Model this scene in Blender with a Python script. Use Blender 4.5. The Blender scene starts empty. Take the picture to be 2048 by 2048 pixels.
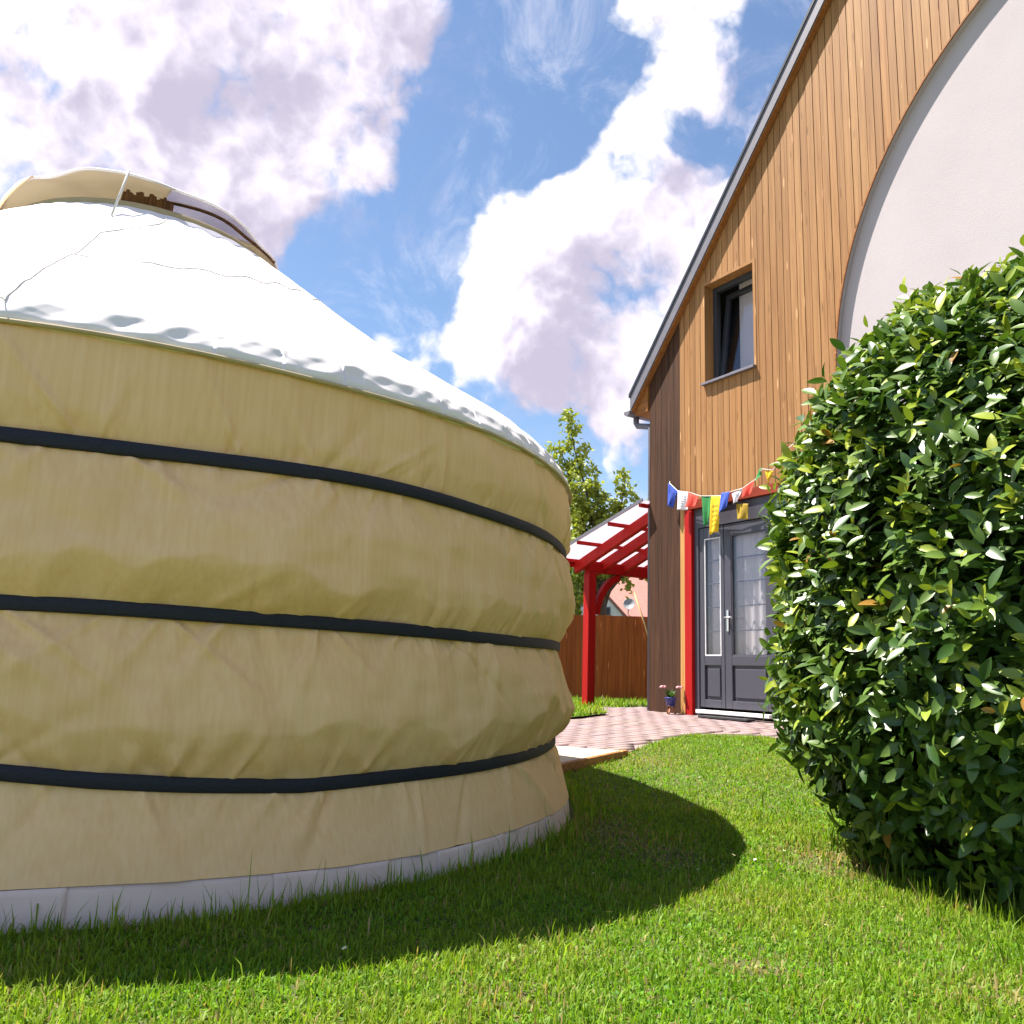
import bpy, bmesh, math, random
import numpy as np
from mathutils import Vector, Matrix

sc = bpy.context.scene
COL = sc.collection
RNG = np.random.default_rng(7)
random.seed(7)
rad = math.radians

# ------------------------------------------------------------------ camera
CAM_POS = (0.0, 0.0, 0.6735)
cam_d = bpy.data.cameras.new('camera')
cam = bpy.data.objects.new('camera', cam_d)
COL.objects.link(cam)
RX = Vector((0.99946, -0.00599, 0.03227)); UX = Vector((-0.03282, -0.18224, 0.98271)); FX = Vector((0, 0.98324, 0.18234))
cam.matrix_world = Matrix(((RX.x, UX.x, -FX.x, CAM_POS[0]), (RX.y, UX.y, -FX.y, CAM_POS[1]), (RX.z, UX.z, -FX.z, CAM_POS[2]), (0, 0, 0, 1)))
cam_d.sensor_width = 36.0
cam_d.lens = 1725.34 / 2048 * 36
cam_d.clip_start = 0.05
cam_d.clip_end = 3000
sc.camera = cam

# ------------------------------------------------------------------ sun, sky, exposure
SUN_EL, SUN_AZ = 63.0, 288.0                      # degrees, azimuth clockwise from +Y
sv = Vector((math.sin(rad(SUN_AZ)) * math.cos(rad(SUN_EL)), math.cos(rad(SUN_AZ)) * math.cos(rad(SUN_EL)), math.sin(rad(SUN_EL))))
sun_d = bpy.data.lights.new('sun', 'SUN')
sun_d.energy = 4.8
sun_d.angle = rad(0.53)
sun_d.color = (1.0, 0.94, 0.85)
sun = bpy.data.objects.new('sun', sun_d)
sun.rotation_euler = (-sv).to_track_quat('-Z', 'Y').to_euler()
sun.location = (-20, 4, 30)
COL.objects.link(sun)
sc.view_settings.view_transform = 'Standard'
sc.view_settings.look = 'None'
sc.view_settings.exposure = 1.5
sc.view_settings.gamma = 1.0
sc.view_settings.use_curve_mapping = False

BLOBS = [(-0.425, 0.727, 0.54, 0.191, 0.9), (-0.297, 0.756, 0.583, 0.174, 0.8), (-0.198, 0.771, 0.605, 0.133, 0.9), (-0.113, 0.764, 0.636, 0.064, 0.7), (-0.274, 0.821, 0.5, 0.11, 0.7), (-0.358, 0.781, 0.511, 0.128, 0.7), (-0.194, 0.831, 0.521, 0.075, 0.5), (-0.473, 0.744, 0.472, 0.046, 0.6), (0.139, 0.768, 0.626, 0.087, 0.75), (0.203, 0.744, 0.637, 0.064, 0.6), (0.123, 0.795, 0.594, 0.046, 0.5), (0.1, 0.817, 0.569, 0.029, 0.4), (0.042, 0.866, 0.498, 0.099, 0.95), (0.118, 0.865, 0.488, 0.104, 0.95), (0.0, 0.893, 0.451, 0.087, 0.9), (0.107, 0.902, 0.418, 0.116, 0.95), (-0.045, 0.883, 0.468, 0.052, 0.7), (0.191, 0.849, 0.493, 0.07, 0.8), (0.225, 0.792, 0.568, 0.046, 0.5), (-0.133, 0.916, 0.379, 0.064, 0.8), (-0.193, 0.905, 0.379, 0.052, 0.6), (-0.048, 0.93, 0.364, 0.064, 0.8), (0.055, 0.94, 0.336, 0.087, 0.8), (0.114, 0.949, 0.293, 0.052, 0.7), (-0.052, 0.83, 0.555, 0.035, 0.45), (-0.325, 0.833, 0.448, 0.07, 0.5),
         (-0.438, 0.756, 0.486, 0.045, -1.0), (-0.022, 0.786, 0.617, 0.100, -1.0), (-0.079, 0.861, 0.502, 0.085, -1.1), (-0.223, 0.873, 0.433, 0.085, -1.2), (-0.05, 0.815, 0.575, 0.075, -0.9), (0.07, 0.789, 0.611, 0.05, -0.9), (0.179, 0.819, 0.544, 0.05, -1.0), (0.248, 0.746, 0.618, 0.045, -1.0), (0.032, 0.933, 0.359, 0.020, -0.8), (0.058, 0.958, 0.281, 0.045, -1.0), (0.006, 0.825, 0.565, 0.064, -0.9), (-0.116, 0.898, 0.425, 0.060, -1.1), (0.05, 0.81, 0.583, 0.05, -0.6)]


def cloud_group():
    g = bpy.data.node_groups.new('cloud_density', 'ShaderNodeTree')
    g.interface.new_socket('Direction', in_out='INPUT', socket_type='NodeSocketVector')
    g.interface.new_socket('Density', in_out='OUTPUT', socket_type='NodeSocketFloat')
    N, L = g.nodes, g.links
    gi = N.new('NodeGroupInput'); go = N.new('NodeGroupOutput')

    def math_(op, a, b=None, c=None):
        n = N.new('ShaderNodeMath'); n.operation = op
        for i, v in enumerate((a, b, c)):
            if v is None: continue
            if isinstance(v, (int, float)): n.inputs[i].default_value = v
            else: L.new(v, n.inputs[i])
        return n.outputs[0]

    def noise(vec, scale, detail, rough):
        n = N.new('ShaderNodeTexNoise'); n.inputs['Scale'].default_value = scale
        n.inputs['Detail'].default_value = detail; n.inputs['Roughness'].default_value = rough
        L.new(vec, n.inputs['Vector'])
        return n
    wn = noise(gi.outputs[0], 7.0, 4, 0.55)
    sub = N.new('ShaderNodeVectorMath'); sub.operation = 'SUBTRACT'; sub.inputs[1].default_value = (.5, .5, .5); L.new(wn.outputs['Color'], sub.inputs[0])
    scl = N.new('ShaderNodeVectorMath'); scl.operation = 'SCALE'; scl.inputs['Scale'].default_value = 0.11; L.new(sub.outputs[0], scl.inputs[0])
    add = N.new('ShaderNodeVectorMath'); add.operation = 'ADD'; L.new(gi.outputs[0], add.inputs[0]); L.new(scl.outputs[0], add.inputs[1])
    acc = None
    for (x, y, z, r, a) in BLOBS:
        dn = N.new('ShaderNodeVectorMath'); dn.operation = 'DISTANCE'
        dn.inputs[1].default_value = (x, y, z); L.new(add.outputs[0], dn.inputs[0])
        q = math_('POWER', math_('MULTIPLY', dn.outputs['Value'], 1.0 / r), 2.0)
        e = math_('POWER', 0.36788, q)
        acc = math_('MULTIPLY_ADD', e, a, acc if acc is not None else 0.0)
    cl = math_('MINIMUM', math_('MAXIMUM', acc, -1.1), 1.1)
    vo = N.new('ShaderNodeTexVoronoi'); vo.feature = 'F1'; vo.inputs['Scale'].default_value = 14.0
    vo.inputs['Detail'].default_value = 2.0; vo.inputs['Roughness'].default_value = 0.62
    L.new(add.outputs[0], vo.inputs['Vector'])
    f1 = noise(gi.outputs[0], 7.0, 12, 0.60)
    f2 = noise(add.outputs[0], 24.0, 8, 0.62)
    d = math_('MULTIPLY_ADD', f1.outputs['Fac'], 1.7, -0.79)
    d = math_('MULTIPLY_ADD', math_('SUBTRACT', f2.outputs['Fac'], 0.5), 0.55, d)
    d = math_('MULTIPLY_ADD', math_('SUBTRACT', 0.50, vo.outputs['Distance']), 0.50, d)
    d = math_('MULTIPLY_ADD', cl, 0.62, d)
    L.new(d, go.inputs[0])
    return g


world = bpy.data.worlds.new('World')
sc.world = world
world.use_nodes = True
nt = world.node_tree
nt.nodes.clear()
WN, WL = nt.nodes, nt.links
tc = WN.new('ShaderNodeTexCoord')
sky = WN.new('ShaderNodeTexSky'); sky.sky_type = 'NISHITA'; sky.sun_disc = False
sky.sun_elevation = rad(SUN_EL); sky.sun_rotation = rad(SUN_AZ)
sky.air_density = 1.0; sky.dust_density = 0.2; sky.ozone_density = 2.6
bg1 = WN.new('ShaderNodeBackground'); bg1.inputs['Strength'].default_value = 0.066
WL.new(sky.outputs[0], bg1.inputs['Color'])
grp = cloud_group()
g1 = WN.new('ShaderNodeGroup'); g1.node_tree = grp
g2 = WN.new('ShaderNodeGroup'); g2.node_tree = grp
nrm = WN.new('ShaderNodeVectorMath'); nrm.operation = 'NORMALIZE'; WL.new(tc.outputs['Generated'], nrm.inputs[0])
WL.new(nrm.outputs[0], g1.inputs[0])
off = WN.new('ShaderNodeVectorMath'); off.operation = 'ADD'; off.inputs[1].default_value = (-0.045, 0.0, 0.055)
WL.new(nrm.outputs[0], off.inputs[0]); WL.new(off.outputs[0], g2.inputs[0])
cover = WN.new('ShaderNodeMapRange'); cover.interpolation_type = 'SMOOTHSTEP'
cover.inputs['From Min'].default_value = -0.08; cover.inputs['From Max'].default_value = 0.38
WL.new(g1.outputs[0], cover.inputs['Value'])
dif = WN.new('ShaderNodeMath'); dif.operation = 'SUBTRACT'; WL.new(g2.outputs[0], dif.inputs[0]); WL.new(g1.outputs[0], dif.inputs[1])
thk = WN.new('ShaderNodeMath'); thk.operation = 'MULTIPLY_ADD'; thk.inputs[1].default_value = 0.32; thk.inputs[2].default_value = 0.03
WL.new(g1.outputs[0], thk.inputs[0])
shd = WN.new('ShaderNodeMath'); shd.operation = 'MULTIPLY_ADD'; shd.inputs[1].default_value = 0.50
WL.new(dif.outputs[0], shd.inputs[0]); WL.new(thk.outputs[0], shd.inputs[2])
lit = WN.new('ShaderNodeMapRange'); lit.interpolation_type = 'SMOOTHSTEP'
lit.inputs['From Min'].default_value = -0.10; lit.inputs['From Max'].default_value = 0.36
WL.new(shd.outputs[0], lit.inputs['Value'])
cr = WN.new('ShaderNodeValToRGB')
cr.color_ramp.elements[0].position = 0.0; cr.color_ramp.elements[0].color = (1.0, 0.965, 1.0, 1)
cr.color_ramp.elements[1].position = 1.0; cr.color_ramp.elements[1].color = (0.50, 0.46, 0.58, 1)
e = cr.color_ramp.elements.new(0.45); e.color = (0.80, 0.75, 0.86, 1)
WL.new(lit.outputs[0], cr.inputs[0])
bg2 = WN.new('ShaderNodeBackground'); bg2.inputs['Strength'].default_value = 0.465
WL.new(cr.outputs[0], bg2.inputs['Color'])
mixw = WN.new('ShaderNodeMixShader')
wsp = WN.new('ShaderNodeTexNoise'); wsp.inputs['Scale'].default_value = 9.0; wsp.inputs['Detail'].default_value = 10; wsp.inputs['Roughness'].default_value = 0.68; wsp.inputs['Distortion'].default_value = 0.8
WL.new(nrm.outputs[0], wsp.inputs['Vector'])
wmr = WN.new('ShaderNodeMapRange'); wmr.interpolation_type = 'SMOOTHSTEP'; wmr.inputs['From Min'].default_value = 0.46; wmr.inputs['From Max'].default_value = 0.78; wmr.inputs['To Max'].default_value = 0.45
WL.new(wsp.outputs['Fac'], wmr.inputs['Value'])
cmx = WN.new('ShaderNodeMath'); cmx.operation = 'MAXIMUM'; WL.new(cover.outputs[0], cmx.inputs[0]); WL.new(wmr.outputs[0], cmx.inputs[1])
WL.new(cmx.outputs[0], mixw.inputs[0]); WL.new(bg1.outputs[0], mixw.inputs[1]); WL.new(bg2.outputs[0], mixw.inputs[2])
ow = WN.new('ShaderNodeOutputWorld'); WL.new(mixw.outputs[0], ow.inputs[0])

sc.render.engine = 'CYCLES'
sc.cycles.max_bounces = 6
sc.cycles.diffuse_bounces = 3
world.cycles.sampling_method = 'MANUAL'
world.cycles.sample_map_resolution = 512
sc.cycles.transparent_max_bounces = 10
sc.cycles.use_denoising = True

# ------------------------------------------------------------------ helpers
def tag(o, label=None, cat=None, group=None, kind=None):
    if label: o['label'] = label
    if cat: o['category'] = cat
    if group: o['group'] = group
    if kind: o['kind'] = kind
    return o


def empty(name, loc=(0, 0, 0), rz=0.0):
    o = bpy.data.objects.new(name, None)
    o.empty_display_size = 0.1
    o.location = loc; o.rotation_euler = (0, 0, rz)
    COL.objects.link(o)
    return o


def link(name, me, mat, parent=None, smooth=False):
    if mat is not None and not me.materials: me.materials.append(mat)
    if smooth: me.polygons.foreach_set('use_smooth', [True] * len(me.polygons))
    o = bpy.data.objects.new(name, me)
    if parent is not None: o.parent = parent
    COL.objects.link(o)
    return o


def np_mesh(name, v, quads=None, tris=None, col=None):
    """fast mesh from numpy arrays"""
    me = bpy.data.meshes.new(name)
    v = np.asarray(v, np.float32)
    nq = 0 if quads is None else len(quads); ntq = 0 if tris is None else len(tris)
    me.vertices.add(len(v)); me.vertices.foreach_set('co', v.ravel())
    idx = []; st = []; tot = []
    if nq: idx.append(np.asarray(quads, np.int32).ravel()); tot.append(np.full(nq, 4, np.int32))
    if ntq: idx.append(np.asarray(tris, np.int32).ravel()); tot.append(np.full(ntq, 3, np.int32))
    idx = np.concatenate(idx); tot = np.concatenate(tot)
    st = np.concatenate([[0], np.cumsum(tot)[:-1]]).astype(np.int32)
    me.loops.add(len(idx)); me.loops.foreach_set('vertex_index', idx)
    me.polygons.add(len(tot)); me.polygons.foreach_set('loop_start', st); me.polygons.foreach_set('loop_total', tot)
    me.update(calc_edges=True)
    if col is not None:
        a = me.attributes.new('Col', 'FLOAT_COLOR', 'POINT')
        c4 = np.ones((len(v), 4), np.float32); c4[:, :3] = col
        a.data.foreach_set('color', c4.ravel())
    return me


def grid_quads(nu, nv, wrap=False):
    """nu columns, nv rows; vertex index = row*nu+col"""
    i = np.arange(nu if wrap else nu - 1); j = np.arange(nv - 1)
    I, J = np.meshgrid(i, j)
    I2 = (I + 1) % nu
    return np.stack([J * nu + I, J * nu + I2, (J + 1) * nu + I2, (J + 1) * nu + I], -1).reshape(-1, 4)


class MB:
    """collects simple solids into one mesh"""
    def __init__(s): s.v = []; s.f = []

    def box(s, x0, x1, y0, y1, z0, z1):
        b = len(s.v)
        s.v += [(x0, y0, z0), (x1, y0, z0), (x1, y1, z0), (x0, y1, z0), (x0, y0, z1), (x1, y0, z1), (x1, y1, z1), (x0, y1, z1)]
        s.f += [tuple(b + i for i in q) for q in ((0, 3, 2, 1), (4, 5, 6, 7), (0, 1, 5, 4), (1, 2, 6, 5), (2, 3, 7, 6), (3, 0, 4, 7))]
        return s

    def bar(s, p, q, w, h, up=(0, 0, 1)):
        """rectangular bar from p to q, width w sideways and h along up"""
        p = Vector(p); q = Vector(q); d = (q - p).normalized(); u = Vector(up); sd = d.cross(u).normalized(); u = sd.cross(d).normalized()
        b = len(s.v)
        for c in (p, q):
            for a, e_ in ((-1, -1), (1, -1), (1, 1), (-1, 1)):
                s.v.append(tuple(c + sd * (a * w / 2) + u * (e_ * h / 2)))
        s.f += [tuple(b + i for i in t) for t in ((0, 1, 2, 3), (7, 6, 5, 4), (0, 4, 5, 1), (1, 5, 6, 2), (2, 6, 7, 3), (3, 7, 4, 0))]
        return s

    def prism(s, poly, y0, y1):
        """polygon in (x, z), extruded along y"""
        b = len(s.v); n = len(poly)
        s.v += [(x, y0, z) for x, z in poly] + [(x, y1, z) for x, z in poly]
        s.f.append(tuple(b + i for i in range(n))); s.f.append(tuple(b + n + i for i in reversed(range(n))))
        for i in range(n):
            j = (i + 1) % n
            s.f.append((b + i, b + n + i, b + n + j, b + j))
        return s

    def tube(s, pts, r, n=8, cap=True):
        pts = [Vector(p) for p in pts]; b = len(s.v)
        rr = r if isinstance(r, (list, tuple)) else [r] * len(pts)
        up = Vector((0, 0, 1))
        for k, p in enumerate(pts):
            d = (pts[min(k + 1, len(pts) - 1)] - pts[max(k - 1, 0)]).normalized()
            a = d.cross(up)
            if a.length < 1e-3: a = d.cross(Vector((1, 0, 0)))
            a.normalize(); c = a.cross(d).normalized()
            for i in range(n):
                t = 2 * math.pi * i / n
                s.v.append(tuple(p + (a * math.cos(t) + c * math.sin(t)) * rr[k]))
        for k in range(len(pts) - 1):
            for i in range(n):
                j = (i + 1) % n
                s.f.append((b + k * n + i, b + k * n + j, b + (k + 1) * n + j, b + (k + 1) * n + i))
        if cap:
            s.f.append(tuple(b + i for i in reversed(range(n)))); s.f.append(tuple(b + (len(pts) - 1) * n + i for i in range(n)))
        return s

    def lathe(s, prof, c=(0, 0, 0), n=24):
        b = len(s.v)
        for r, z in prof:
            for i in range(n):
                t = 2 * math.pi * i / n
                s.v.append((c[0] + r * math.cos(t), c[1] + r * math.sin(t), c[2] + z))
        for k in range(len(prof) - 1):
            for i in range(n):
                j = (i + 1) % n
                s.f.append((b + k * n + i, b + k * n + j, b + (k + 1) * n + j, b + (k + 1) * n + i))
        return s

    def build(s, name, mat, parent=None, bevel=0.0, smooth=False, fix=True):
        me = bpy.data.meshes.new(name)
        me.from_pydata(s.v, [], s.f); me.update()
        if fix:
            bm = bmesh.new(); bm.from_mesh(me); bmesh.ops.recalc_face_normals(bm, faces=bm.faces); bm.to_mesh(me); bm.free()
        o = link(name, me, mat, parent, smooth)
        if bevel:
            m = o.modifiers.new('bevel', 'BEVEL'); m.width = bevel; m.segments = 2; m.limit_method = 'ANGLE'; m.angle_limit = rad(40)
        return o


# Perlin-like gradient noise, numpy
_perm = np.random.default_rng(3).permutation(512)
_ga = np.random.default_rng(4).uniform(0, 2 * np.pi, 512)
_gx, _gy = np.cos(_ga), np.sin(_ga)


def pn(x, y, seed=0):
    x = np.asarray(x, float) + seed * 37.17; y = np.asarray(y, float) + seed * 91.3
    x, y = np.broadcast_arrays(x, y)
    xi = np.floor(x).astype(int); yi = np.floor(y).astype(int); xf = x - xi; yf = y - yi

    def g(a, b, dx, dy):
        h = _perm[(_perm[a & 511] + b) & 511]
        return _gx[h] * dx + _gy[h] * dy
    u = xf * xf * xf * (xf * (xf * 6 - 15) + 10); v = yf * yf * yf * (yf * (yf * 6 - 15) + 10)
    n0 = g(xi, yi, xf, yf) * (1 - u) + g(xi + 1, yi, xf - 1, yf) * u
    n1 = g(xi, yi + 1, xf, yf - 1) * (1 - u) + g(xi + 1, yi + 1, xf - 1, yf - 1) * u
    return (n0 * (1 - v) + n1 * v) * 1.5


def fbm(x, y, o=4, seed=0):
    s = 0; a = 1; t = 0
    for i in range(o):
        s = s + a * pn(x * 2 ** i, y * 2 ** i, seed + i); t += a; a *= .5
    return s / t


def sstep(a, b, x):
    t = np.clip((x - a) / (b - a), 0, 1)
    return t * t * (3 - 2 * t)


# ------------------------------------------------------------------ materials
class M:
    """small node material builder"""
    def __init__(s, name):
        s.m = bpy.data.materials.new(name); s.m.use_nodes = True
        s.t = s.m.node_tree; s.N = s.t.nodes; s.L = s.t.links
        s.b = s.N['Principled BSDF']; s.out = s.N['Material Output']

    def set(s, **k):
        for n, v in k.items():
            s.b.inputs[n.replace('_', ' ')].default_value = v
        return s

    def coord(s, which='Object', scale=(1, 1, 1)):
        c = s.N.new('ShaderNodeTexCoord'); mp = s.N.new('ShaderNodeMapping'); mp.inputs['Scale'].default_value = scale
        s.L.new(c.outputs[which], mp.inputs['Vector'])
        return mp.outputs[0]

    def noise(s, vec, scale=5, detail=4, rough=.5, dist=0.0):
        n = s.N.new('ShaderNodeTexNoise'); n.inputs['Scale'].default_value = scale; n.inputs['Detail'].default_value = detail
        n.inputs['Roughness'].default_value = rough; n.inputs['Distortion'].default_value = dist
        s.L.new(vec, n.inputs['Vector'])
        return n.outputs['Fac']

    def ramp(s, fac, stops):
        r = s.N.new('ShaderNodeValToRGB'); el = r.color_ramp.elements
        while len(el) < len(stops): el.new(0.5)
        for e_, (p, c) in zip(el, stops): e_.position = p; e_.color = (*c, 1) if len(c) == 3 else c
        s.L.new(fac, r.inputs[0])
        return r.outputs[0]

    def mix(s, fac, a, b, mode='MIX'):
        n = s.N.new('ShaderNodeMix'); n.data_type = 'RGBA'; n.blend_type = mode
        for sock, v in ((n.inputs[0], fac), (n.inputs[6], a), (n.inputs[7], b)):
            if isinstance(v, (int, float)): sock.default_value = v
            elif isinstance(v, tuple): sock.default_value = (*v, 1)
            else: s.L.new(v, sock)
        return n.outputs[2]

    def col(s, sock): s.L.new(sock, s.b.inputs['Base Color']); return s

    def rand(s):
        return s.N.new('ShaderNodeObjectInfo').outputs['Random']

    def math(s, op, a, b=0.0):
        n = s.N.new('ShaderNodeMath'); n.operation = op
        for i, v in enumerate((a, b)):
            if isinstance(v, (int, float)): n.inputs[i].default_value = v
            else: s.L.new(v, n.inputs[i])
        return n.outputs[0]

    def bump(s, h, strength=.3, dist=.01):
        n = s.N.new('ShaderNodeBump'); n.inputs['Strength'].default_value = strength; n.inputs['Distance'].default_value = dist
        s.L.new(h, n.inputs['Height']); s.L.new(n.outputs[0], s.b.inputs['Normal'])
        return s

    def translucent(s, fac, color=None, sock=None):
        tr = s.N.new('ShaderNodeBsdfTranslucent')
        if sock is not None: s.L.new(sock, tr.inputs[0])
        else: tr.inputs[0].default_value = (*color, 1)
        mx = s.N.new('ShaderNodeMixShader'); mx.inputs[0].default_value = fac
        s.L.new(s.b.outputs[0], mx.inputs[1]); s.L.new(tr.outputs[0], mx.inputs[2]); s.L.new(mx.outputs[0], s.out.inputs[0])
        return s


def plain(name, color, rough=.6, metal=0.0, var=.12, nscale=9.0, bump=.0):
    m = M(name); m.set(Roughness=rough, Metallic=metal)
    f = m.noise(m.coord(), nscale, 5, .6)
    lo = tuple(c * (1 - var) for c in color); hi = tuple(min(1, c * (1 + var)) for c in color)
    m.col(m.ramp(f, [(.3, lo), (.7, hi)]))
    if bump: m.bump(m.noise(m.coord(), nscale * 8, 3, .5), bump, .004)
    return m.m


def wood(name, light, dark, vary=.5, knots=True, rough=.62, grain=1.0, vertical=2, tint=None):
    """planed or rough timber: grain along one axis, a random tone for each board"""
    m = M(name); m.set(Roughness=rough, Specular_IOR_Level=.22)
    sc_ = [34 * grain] * 3; sc_[vertical] = 1.1 * grain
    v = m.coord('Object', tuple(sc_))
    ad = m.N.new('ShaderNodeVectorMath'); ad.operation = 'ADD'
    rv = m.N.new('ShaderNodeCombineXYZ'); rr = m.rand()
    for i in range(3): m.L.new(m.math('MULTIPLY', rr, 53.0 + 7 * i), rv.inputs[i])
    m.L.new(v, ad.inputs[0]); m.L.new(rv.outputs[0], ad.inputs[1])
    f = m.noise(ad.outputs[0], 1.0, 6, .62, .6)
    c = m.ramp(f, [(.30, dark), (.48, tuple(.5 * (a + b) for a, b in zip(light, dark))), (.68, light)])
    tone = m.ramp(rr, [(0, (.68, .62, .56)), (.35, (.95, .93, .9)), (.7, (1, 1, 1)), (1, (1.0, .88, .74))])
    c = m.mix(vary, c, tone, 'MULTIPLY')
    if knots:
        s2 = [1 / .06] * 3; s2[vertical] = 1 / .42
        v2 = m.coord('Object', tuple(s2)); a2 = m.N.new('ShaderNodeVectorMath'); a2.operation = 'ADD'
        m.L.new(v2, a2.inputs[0]); m.L.new(rv.outputs[0], a2.inputs[1])
        vo = m.N.new('ShaderNodeTexVoronoi'); vo.inputs['Scale'].default_value = 1.0; m.L.new(a2.outputs[0], vo.inputs['Vector'])
        k = m.ramp(vo.outputs['Distance'], [(.0, (1, 1, 1)), (.10, (1, 1, 1)), (.17, (0, 0, 0))])
        hi = tuple(min(1, a * 1.45 + .05) for a in light)
        kc = m.ramp(vo.outputs['Color'], [(.0, tuple(a * .55 for a in dark)), (.42, tuple(a * .7 for a in dark)), (.5, hi), (1, hi)])
        c = m.mix(m.math('MULTIPLY', k, .75), c, kc)
    m.col(c)
    m.bump(f, .35, .004)
    return m.m


MAT = {}
MAT['larch'] = wood('larch_cladding', (.42, .222, .088), (.26, .118, .042), vary=.6)
MAT['dark_wood'] = wood('dark_stained_boards', (.092, .041, .021), (.026, .011, .006), vary=.35, knots=False, rough=.8)
MAT['pale_wood'] = wood('bare_timber', (.62, .36, .13), (.45, .22, .07), knots=False)
MAT['soffit'] = wood('soffit_boards', (.36, .15, .045), (.20, .075, .02), vertical=0)
MAT['edging'] = wood('edging_timber', (.42, .2, .07), (.2, .08, .03), vertical=1)
MAT['fence'] = wood('fence_boards', (.56, .155, .04), (.28, .065, .017), vary=.65, rough=.75)
MAT['red'] = wood('red_painted_timber', (.44, .008, .006), (.33, .006, .005), vary=.12, knots=False, rough=.6)
MAT['lintel'] = wood('rust_red_lintel', (.30, .045, .02), (.18, .03, .014), knots=False, vertical=0)
MAT['anthracite'] = plain('anthracite_metal', (.062, .058, .076), .42, .0, .06)
MAT['frame_dark'] = plain('dark_window_frame', (.035, .038, .048), .38, .0, .05)
MAT['zinc'] = plain('zinc_flashing', (.15, .14, .17), .6, .1, .12, 14)
MAT['slate'] = plain('slate_roof', (.10, .10, .12), .7, 0, .25, 20, .3)
MAT['white_pvc'] = plain('white_sill', (.78, .77, .78), .4, 0, .04)
MAT['brass'] = plain('steel_handle', (.7, .68, .66), .25, .9, .04)
MAT['core'] = plain('wall_membrane', (.03, .022, .018), .9)
MAT['black'] = plain('dark_grate', (.03, .028, .03), .8)

m = M('white_plaster'); m.set(Roughness=.88)
f = m.noise(m.coord(), 1.3, 6, .6); m.col(m.ramp(f, [(.3, (.425, .372, .39)), (.7, (.465, .412, .427))]))
m.bump(m.noise(m.coord(), 90, 5, .7), .35, .006); MAT['plaster'] = m.m

m = M('tan_canvas'); m.set(Roughness=.72, Specular_IOR_Level=.35)
f = m.noise(m.coord('Object', (70, 70, 1.2)), 1.0, 3, .5); f2 = m.noise(m.coord(), 2.2, 5, .6)
c = m.ramp(f, [(.3, (.90, .555, .275)), (.7, (.955, .625, .34))])
c = m.mix(.5, c, m.ramp(f2, [(.3, (.90, .87, .80)), (.7, (1, 1, 1))]), 'MULTIPLY'); m.col(c)
m.bump(m.noise(m.coord('Object', (1, 1, .25)), 380, 2, .5), .12, .002)
MAT['canvas'] = m.m

m = M('white_roof_canvas'); m.set(Roughness=.75, Specular_IOR_Level=.3)
f = m.noise(m.coord(), 1.8, 6, .62); m.col(m.ramp(f, [(.3, (.84, .78, .79)), (.7, (.89, .84, .85))]))
m.bump(m.noise(m.coord(), 300, 2, .5), .08, .002)
MAT['white_canvas'] = m.m

m = M('cap_canvas'); m.set(Roughness=.75)
f = m.noise(m.coord(), 3, 5, .6); c = m.ramp(f, [(.3, (.72, .64, .50)), (.7, (.80, .73, .60))]); m.col(c); m.translucent(.35, sock=c); MAT['cap_canvas'] = m.m
m = M('skirt_canvas'); m.set(Roughness=.78)
f = m.noise(m.coord(), 3, 5, .6); z = m.N.new('ShaderNodeTexCoord')
m.col(m.ramp(f, [(.3, (.74, .54, .49)), (.7, (.84, .64, .58))]))
m.bump(m.noise(m.coord(), 260, 2, .5), .1, .002); MAT['skirt'] = m.m

m = M('navy_webbing'); m.set(Roughness=.7)
f = m.noise(m.coord('Object', (1, 1, 8)), 60, 3, .5); m.col(m.ramp(f, [(.3, (.004, .005, .012)), (.7, (.014, .017, .038))]))
m.bump(m.noise(m.coord(), 260, 2, .5), .3, .003); MAT['navy'] = m.m
MAT['cord_white'] = plain('white_cord', (.75, .73, .70), .8)
MAT['cord_tan'] = plain('tan_piping', (.46, .36, .2), .8)
MAT['crown_wood'] = wood('crown_timber', (.22, .11, .05), (.09, .045, .02), knots=False)

m = M('clear_plastic'); m.set(Roughness=.18, Base_Color=(.62, .60, .70, 1))
tr = m.N.new('ShaderNodeBsdfTransparent'); tr.inputs[0].default_value = (.9, .9, .95, 1)
mx = m.N.new('ShaderNodeMixShader'); mx.inputs[0].default_value = .55
m.L.new(m.b.outputs[0], mx.inputs[1]); m.L.new(tr.outputs[0], mx.inputs[2]); m.L.new(mx.outputs[0], m.out.inputs[0]); MAT['plastic'] = m.m

m = M('window_glass'); m.set(Roughness=.03, Base_Color=(.9, .9, .9, 1))
gl = m.N.new('ShaderNodeBsdfGlossy'); gl.inputs['Roughness'].default_value = .02; gl.inputs[0].default_value = (.95, .93, 1, 1)
tr = m.N.new('ShaderNodeBsdfTransparent'); tr.inputs[0].default_value = (.86, .86, .88, 1)
lw = m.N.new('ShaderNodeLayerWeight'); lw.inputs['Blend'].default_value = .5
pw = m.math('POWER', lw.outputs['Facing'], 4.0); pw = m.math('MULTIPLY', pw, .9); pw = m.math('ADD', pw, .045)
mx = m.N.new('ShaderNodeMixShader'); m.L.new(pw, mx.inputs[0]); m.L.new(tr.outputs[0], mx.inputs[1]); m.L.new(gl.outputs[0], mx.inputs[2])
m.L.new(mx.outputs[0], m.out.inputs[0]); MAT['glass'] = m.m

m = M('grey_curtain'); m.set(Roughness=.9)
f = m.noise(m.coord('Object', (26, 1, .4)), 1, 3, .5); m.col(m.ramp(f, [(.3, (.74, .67, .65)), (.7, (.86, .80, .77))])); MAT['curtain'] = m.m

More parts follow.
